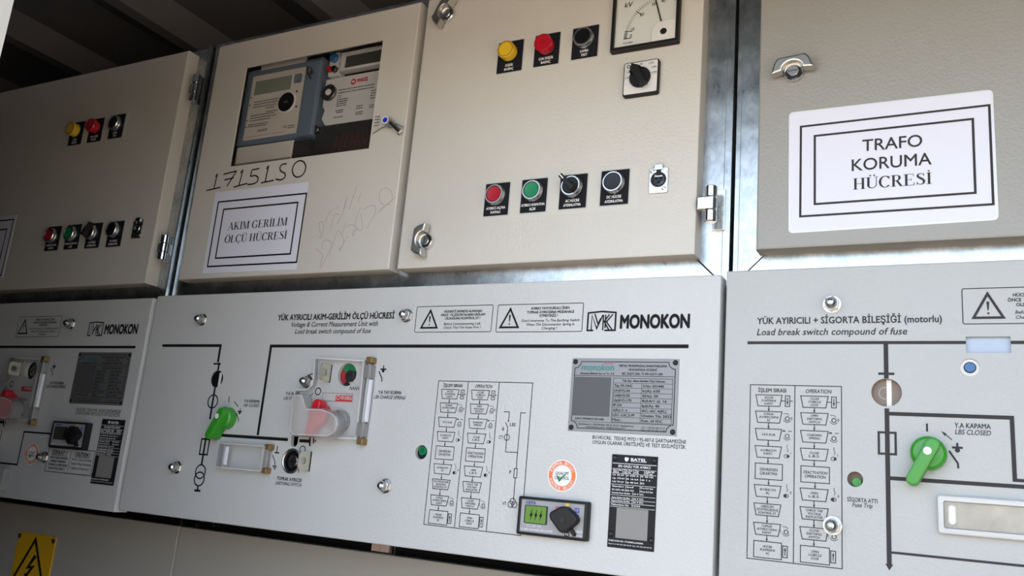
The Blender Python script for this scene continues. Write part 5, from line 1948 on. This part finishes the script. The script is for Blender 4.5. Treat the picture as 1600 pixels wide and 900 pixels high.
def small_cover(r, bolts, label):
    u0, v0, u1, v1 = r
    root = thing('clear_cover', (u0 + u1) / 2, v0, 0, label, 'cover', 'clear plastic covers')
    mb = MB()
    mb.prism(rrect(u0, v0, u1 - .006, v1, .002, 3), .001, .0135, 'clear_plastic', .0012, side='clear_edge')
    mb.ribbon(rrect(u0 + .0015, v0 + .0015, u1 - .0085, v1 - .0015, .002, 3), .0014, .0136, 'clear_rim', True)  # pale ribbon paints the bright edge of the small cover
    mb.build('shell', root, root)
    mb = MB()
    x = u0 + (u1 - u0) * .205
    mb.prism(rrect(x - .0020, v0 + .006, x + .0030, v1 - .006, .001, 2), .0136, .0160, 'laminate', .0006)
    mb.build('finger_grip', root, root)
    if bolts:
        mb = MB()
        mb.tube([(u1 - .005, v0 + .004, .008), (u1 - .005, v1 - .004, .008)], .0036, 'clear_edge', 10)
        mb.build('hinge_rod', root, root)
        for y in (v0 + .003, v1 - .002):
            q = MB()
            q.prism(rrect(u1 - .0085, y - .0042, u1 + .001, y + .0042, .0015, 3), .001, .0125, 'bronze', .0012)
            q.build('hinge_block', root, root)
    return root


small_cover(box4((343.1, 691.6), (420.5, 695.4), (417, 738.9), (338.3, 731.2), .010), True, 'small clear hinged cover beside the earthing shaft of the middle panel')
r = box4((12.4, 732), (12.4, 732), (4.7, 767.7), (4.7, 767.7), .010)
small_cover((r[2] - .105, r[1], r[2], r[3]), False, 'small clear cover cut off by the left edge on the shaded left panel')

# framed clear cover low on the right panel
r = box4((1464.7, 770.4), (1600, 786), (1600, 845), (1465.8, 833), .006)
r = (r[0], r[1] - .0, r[0] + .150, r[3])
FC_ = thing('clear_cover', r[0] + .07, r[1], 0, 'framed clear cover with a slot, low on the right panel by the frame edge', 'cover', 'clear plastic covers')
mb = MB()
ins = .0052
mb.prism(rrect(*r, .003, 4), .0005, .0085, 'clear_rim', .0015, holes=[rrect(r[0] + ins, r[1] + ins, r[2] - ins, r[3] - ins, .002, 3)], hd=.004)
mb.build('rim', FC_, FC_)
mb = MB()
sl = (r[0] + .0098, r[1] + .0098, r[0] + .0162, r[3] - .0090)
mb.prism(rrect(r[0] + .004, r[1] + .004, r[2] - .004, r[3] - .004), .001, .0045, 'clear_plastic', 0, holes=[rrect(*sl, .003, 4)], hd=.003)
mb.ring((sl[0] + sl[2]) / 2, (sl[1] + sl[3]) / 2, .0001, .0001, .0047, 'clear_edge', 6)
mb.ribbon(rrect(*sl, .003, 4), .0009, .0048, 'grey_legend', True)
mb.build('pane', FC_, FC_)
mb = MB()
mb.flat(rrect(r[0] + .006, r[1] + .006, r[2] - .006, r[3] - .006), .0012, 'foil')
mb.flat(rrect(*sl, .003, 4), .0016, 'satin_metal')
mb.build('backing', FC_, FC_, False)

# ------------------------------------------------------------------ the two electricity meters behind the window
d1 = -.045
M1 = thing('electricity_meter', *at(430, 228, d1), d1 - .06, 'blue-grey electricity meter with a cream label, left behind the door window', 'meter', 'electricity meters')
mb = MB()
r = box4((391, 112), (506, 85), (487, 214), (364, 229), d1)
mb.prism(rrect(r[0], r[1], r[2], r[3], .004, 3), -.14, d1, 'meter_blue', .004)
r2 = box4((480, 98), (504, 92), (487, 211), (464.5, 214), d1 + .006)
mb.prism(rrect(*r2, .002, 2), d1, d1 + .008, 'meter_blue', .003)
mb.build('case', M1, M1)
r3 = box4((397.5, 119.5), (479.4, 104.4), (462, 208), (378.6, 220), d1 + .001)
mb = MB()
mb.prism(rrect(*r3, .001, 2), d1, d1 + .0016, 'cream_plastic', .0004)
W_, H_ = r3[2] - r3[0], r3[3] - r3[1]
X = lambda a: r3[0] + W_ * a
Y = lambda b: r3[3] - H_ * b
w = d1 + .0019
random.seed(3)


def micro(mb, u, v, wid, cap, w, mat='ink_grey', k=6):
    """a line of print too small to read: broken dashes"""
    x = u
    while x < u + wid:
        l = cap * random.uniform(.8, 2.6)
        mb.flat(rrect(x, v, min(x + l, u + wid), v + cap), w, mat)
        x += l + cap * .5


for (a, b, l) in ((.10, .43, .5), (.10, .47, .48), (.10, .51, .44), (.35, .55, .16), (.08, .64, .45), (.36, .61, .26), (.08, .68, .5), (.08, .72, .40), (.06, .78, .38), (.06, .81, .36)):
    micro(mb, X(a), Y(b), W_ * l, H_ * .014, w)
for k in range(9):
    mb.flat(rrect(X(.26 + .021 * k), Y(.90), X(.26 + .021 * k + (.012 if k % 3 else .006)), Y(.865)), w, 'ink')
mb.words('CE', X(.74), Y(.90), W_ * .07, H_ * .035, w, 'ink')
micro(mb, X(.83), Y(.885), W_ * .13, H_ * .014, w)
micro(mb, X(.83), Y(.915), W_ * .13, H_ * .014, w)
mb.flat(rrect(X(.05), Y(.962), X(.78), Y(.956)), w, 'ink_red')
for a, b in ((.9, .365), (.93, .60)):
    mb.flat(circ(X(a), Y(b), .0022, 12), w, 'ink')
for a in (.012, .018, .03, .035):
    mb.flat(circ(X(.03), Y(.1 + a * 20), .0015, 10), w, 'ink')
mb.build('label', M1, M1, False)
mb = MB()
mb.prism(rrect(X(.06), Y(.345), X(.80), Y(.075), .002, 3), d1 + .001, d1 + .003, 'meter_white', .0005)
mb.flat(rrect(X(.085), Y(.32), X(.78), Y(.10)), d1 + .0034, 'lcd_grey')
mb.build('display', M1, M1, False)
mb = MB()
mb.lathe(X(.74), Y(.51), [(W_ * .165, d1 + .001), (W_ * .165, d1 + .003), (W_ * .15, d1 + .0036), (0, d1 + .0036)], 'dark_metal', 32, ['white_plastic', 'white_plastic', 'grey_legend'])
mb.flat(circ(X(.74), Y(.51), W_ * .145, 28), d1 + .004, 'void')
mb.flat(rrect(X(.70), Y(.53), X(.78), Y(.49)), d1 + .0044, 'ink_grey')
mb.build('optical_port', M1, M1, False)
mb = MB()
mb.prism(rrect(X(.835), Y(.235), X(.955), Y(.105), .002, 3), d1 + .001, d1 + .0055, 'meter_blue', .0012)
mb.build('button', M1, M1)
mb = MB()
r4 = box4((371.5, 231), (459, 219), (454, 246), (367, 258), d1 + .002)
mb.prism(rrect(r4[0], r4[1], r4[2], r4[3]), -.12, d1 + .004, 'cream_plastic', .002)
mb.build('terminal_cover', M1, M1)
mb = MB()
ra = box4((460, 217.5), (487, 215), (481, 246), (455, 250), d1)
mb.prism(rrect(ra[0] + .001, r4[1], ra[2], at(470, 217, d1)[1] - .003), -.12, d1 + .002, 'smoky_plastic', .002)
mb.build('terminal_shroud', M1, M1)
mb = MB()
ra = box4((409, 103), (478, 88.5), (477.5, 96.5), (408, 111), d1)
mb.prism(rrect(*ra), d1 - .004, d1 + .0005, 'cream_plastic', .0003)
mb.build('top_strip', M1, M1)
mb = MB()
u, v = at(488, 114, d1 + .008)
mb.lathe(u, v, [(.0042, d1 + .0080), (.0040, d1 + .011), (0, d1 + .0115)], 'steel', 16)
mb.tube([(u, v, d1 + .011), (u + .004, v + .006, d1 + .016), (u - .004, v + .008, d1 + .018), (u - .005, v - .002, d1 + .015), (u, v - .012, d1 + .0095)], .0010, 'black_plastic', 6)
mb.build('wire_seal', M1, M1)

d2 = -.052
M2 = thing('electricity_meter', *at(540, 215, d2), d2 - .06, 'white electricity meter with a red maker mark, right behind the door window', 'meter', 'electricity meters')
r = box4((504.5, 126), (603, 106), (586, 186), (503, 198), d2)
R0 = (max(r[0], at(506, 85, d1)[0] * .5 + at(487, 214, d1)[0] * .5 + .002), at(512, 196, d2)[1], r[2], r[3])
mb = MB()
W_, H_ = R0[2] - R0[0], R0[3] - R0[1]
o = [(R0[0], R0[1] + H_ * .42), (R0[0] + .006, R0[1] + H_ * .34), (R0[0] + .002, R0[1] + H_ * .16), (R0[0] + .010, R0[1] + H_ * .03), (R0[0] + .016, R0[1]), (R0[2], R0[1]), (R0[2], R0[3]), (R0[0], R0[3])]
mb.prism(o, -.14, d2, 'meter_white', .002)
mb.build('case', M2, M2)
mb = MB()
X = lambda a: R0[0] + W_ * a
Y = lambda b: R0[3] - H_ * b
w = d2 + .0004
q = at(552.4, 127.8, d2)
mb.flat(circ(q[0], q[1], .0055, 20), w, 'ink_red')
mb.words('m', q[0], q[1] - .002, .006, .0055, w + .0003, 'ink_white', 0, .02, True)
mb.wpx('MAKEL', 557.4, 129.2, 575.2, 125.2, 5.4, 'ink_red', d2, .0004, it=.25, bold=.03)
for (a, b, l) in ((.26, .30, .62), (.26, .36, .62), (.26, .50, .20), (.26, .545, .19), (.26, .59, .17), (.26, .635, .18), (.26, .73, .14), (.28, .77, .12), (.25, .87, .16),
                  (.62, .70, .11), (.62, .75, .11), (.62, .83, .12), (.62, .87, .12), (.84, .43, .14), (.84, .48, .14), (.84, .53, .13), (.84, .58, .12), (.84, .73, .10), (.84, .77, .12)):
    micro(mb, X(a), Y(b), W_ * l, H_ * .020, w)
mb.words('CE', X(.26), Y(.455), W_ * .06, H_ * .055, w, 'ink')
mb.build('label', M2, M2, False)
mb = MB()
u, v = at(513.8, 144.5, d2 + .003)
mb.lathe(u, v, [(.0150, d2), (.0150, d2 + .004), (.0138, d2 + .0048), (.0058, d2 + .0042), (.0056, d2 + .0056), (0, d2 + .0056)], 'dark_metal', 32, ['dark_metal', 'dark_metal', 'dark_metal', 'white_plastic', 'white_plastic'])
mb.build('optical_port', M2, M2)
mb = MB()
r = box4((532.8, 84.3), (603, 66), (600, 98), (529.6, 111), d2 + .004)
mb.prism(rrect(r[0], r[1], r[2], r[3]), d2 - .01, d2 + .004, 'meter_white', .002, holes=[rrect(r[0] + .010, r[1] + .004, r[2] - .004, r[3] - .008)], hd=.004)
mb.flat(rrect(r[0] + .008, r[1] + .003, r[2] - .003, r[3] - .007), d2 + .001, 'lcd_dark')
mb.build('display', M2, M2, False)
mb = MB()
r = box4((516, 84), (531, 80.5), (528, 117), (511.5, 120), d2)
mb.prism(rrect(*r, .002, 2), d2 - .02, d2 - .001, 'meter_white', .001)
mb.build('button_strip', M2, M2)
for px, py, rr, m in ((521.8, 90.6, .0085, 'blue_button'), (514.8, 108, .0055, 'red_lens'), (522.3, 108, .0062, 'dark_metal')):
    q = MB()
    u, v = at(px, py, d2 + .002)
    q.lathe(u, v, [(rr, d2 - .001), (rr, d2 + .004), (rr * .85, d2 + .0055), (0, d2 + .0058)], m, 24)
    q.build('button', M2, M2)
mb = MB()
r = box4((489, 198), (587, 188), (580, 232), (482, 246), d2)
ml, mbtm = at(506, 85, d1)[0] * .5 + at(487, 214, d1)[0] * .5 + .004, at(470, 217, d1)[1] - .003
mb.prism(rrect(max(ml, r[0]), r[1], r[2], r[3]), -.12, d2 + .003, 'smoky_plastic', .002)
mb.build('terminal_cover', M2, M2)
mb = MB()
for k in range(7):
    u = r[0] + .028 + .0115 * k
    mb.tube([(u, r[1] - .02, -.085), (u, r[1] + .018, -.082), (u + .001, r[3] - .004, -.086)], .0042, 'dull_red', 8)
mb.build('wire', M2, M2)
mb = MB()
u, v = at(496, 203, d2 + .004)
mb.lathe(u, v, [(.0062, d2 + .003), (.0062, d2 + .008), (.0050, d2 + .009), (.0046, d2 + .006), (0, d2 + .006)], 'dark_metal', 20)
mb.build('cover_screw', M2, M2)

# ------------------------------------------------------------------ seal on the meter door
SL = thing('security_seal', *at(604, 200, DF), DF, 'blue-tipped clear seal with a metal barrel at the right of the meter window', 'seal')
mb = MB()
u, v = at(602.5, 188, DF + .016)
mb.lathe(u, v, [(.0075, DF + .001), (.0075, DF + .016), (.0066, DF + .0175), (.0044, DF + .0175), (.0044, DF + .0165), (0, DF + .0165)], 'clear_edge', 24, ['clear_edge', 'clear_edge', 'white_plastic', 'blue_seal', 'blue_seal'])
mb.build('seal_body', SL, SL)
mb = MB()
a, b = at(611, 192, DF + .012), at(625.5, 206, DF + .008)
mb.tube([(a[0], a[1], DF + .012), (b[0], b[1], DF + .008)], .0040, 'chrome', 12)
mb.tube([(a[0] - .006, a[1] + .002, DF + .012), (a[0] + .001, a[1], DF + .012)], .0028, 'dark_metal', 10)
c = ((a[0] + b[0]) / 2, (a[1] + b[1]) / 2)
mb.tube([(c[0] - .002, c[1] + .007, DF + .010), (c[0] + .006, c[1] + .003, DF + .010), (c[0] + .010, c[1] + .002, DF + .004)], .0008, 'steel', 6)
mb.tube([(c[0] + .001, c[1] - .008, DF + .0005), (c[0] + .001, c[1] - .001, DF + .008)], .0022, 'steel', 8)
mb.build('barrel', SL, SL)
mb = MB()
r = box4((585, 181), (596, 178.5), (594, 201), (583.5, 204), DF)
mb.prism(rrect(*r, .002, 3), DF + .0002, DF + .0012, 'clear_plastic', .0003)
for k in range(4):
    mb.flat(rrect(r[0] + .002, r[3] - .004 - .005 * k, r[2] - .002, r[3] - .003 - .005 * k), DF + .0014, 'ink_grey')
mb.build('tag', SL, SL, False)
mb = MB()
a, b = at(596, 200, DF + .003), at(582, 209, DF + .001)
mb.tube([(u, v - .004, DF + .006), (a[0], a[1], DF + .003), (b[0], b[1], DF + .001)], .0005, 'steel', 6)
mb.build('seal_wire', SL, SL)

# ------------------------------------------------------------------ yellow danger sign on the lower left door
dl = -.134
a, b = at(32, 831, dl), at(90, 838.5, dl)
yw, yt = b[0] - a[0], (a[1] + b[1]) / 2
YS = thing('warning_sign', (a[0] + b[0]) / 2, yt - yw * 1.4, dl, 'yellow high-voltage triangle sign on the shaded lower door at bottom left', 'sign')
mb = MB()
mb.prism(rrect(a[0], yt - yw * 1.4, b[0], yt, .004, 3), dl + .0004, dl + .0022, 'yellow_sign', .0004)
mb.build('plate', YS, YS)
mb = MB()
w = dl + .0025
cx = at(58.5, 838, dl)[0]
cy = yt - yw * .09
s = yw * .47
mb.ribbon([(cx - s, cy - s * 1.72), (cx + s, cy - s * 1.72), (cx, cy)], yw * .055, w, 'ink', True)
o = [(.10, -.52), (.26, -.52 - .06), (-.02, -.92), (.26, -.88), (-.06, -1.28), (.02, -1.30), (-.20, -1.50), (-.26, -1.18), (-.17, -1.22), (.02, -1.0), (-.24, -1.06)]
mb.flat([(cx + x * s, cy + y * s) for x, y in o], w, 'ink')
mb.build('symbol', YS, YS, False)
for x in (a[0] + .006, b[0] - .004):
    q = MB()
    q.lathe(x, yt - .008, [(.0045, dl + .0022), (.0045, dl + .0045), (.0025, dl + .0060), (0, dl + .0062)], 'steel', 18)
    q.build('screw', YS, YS)
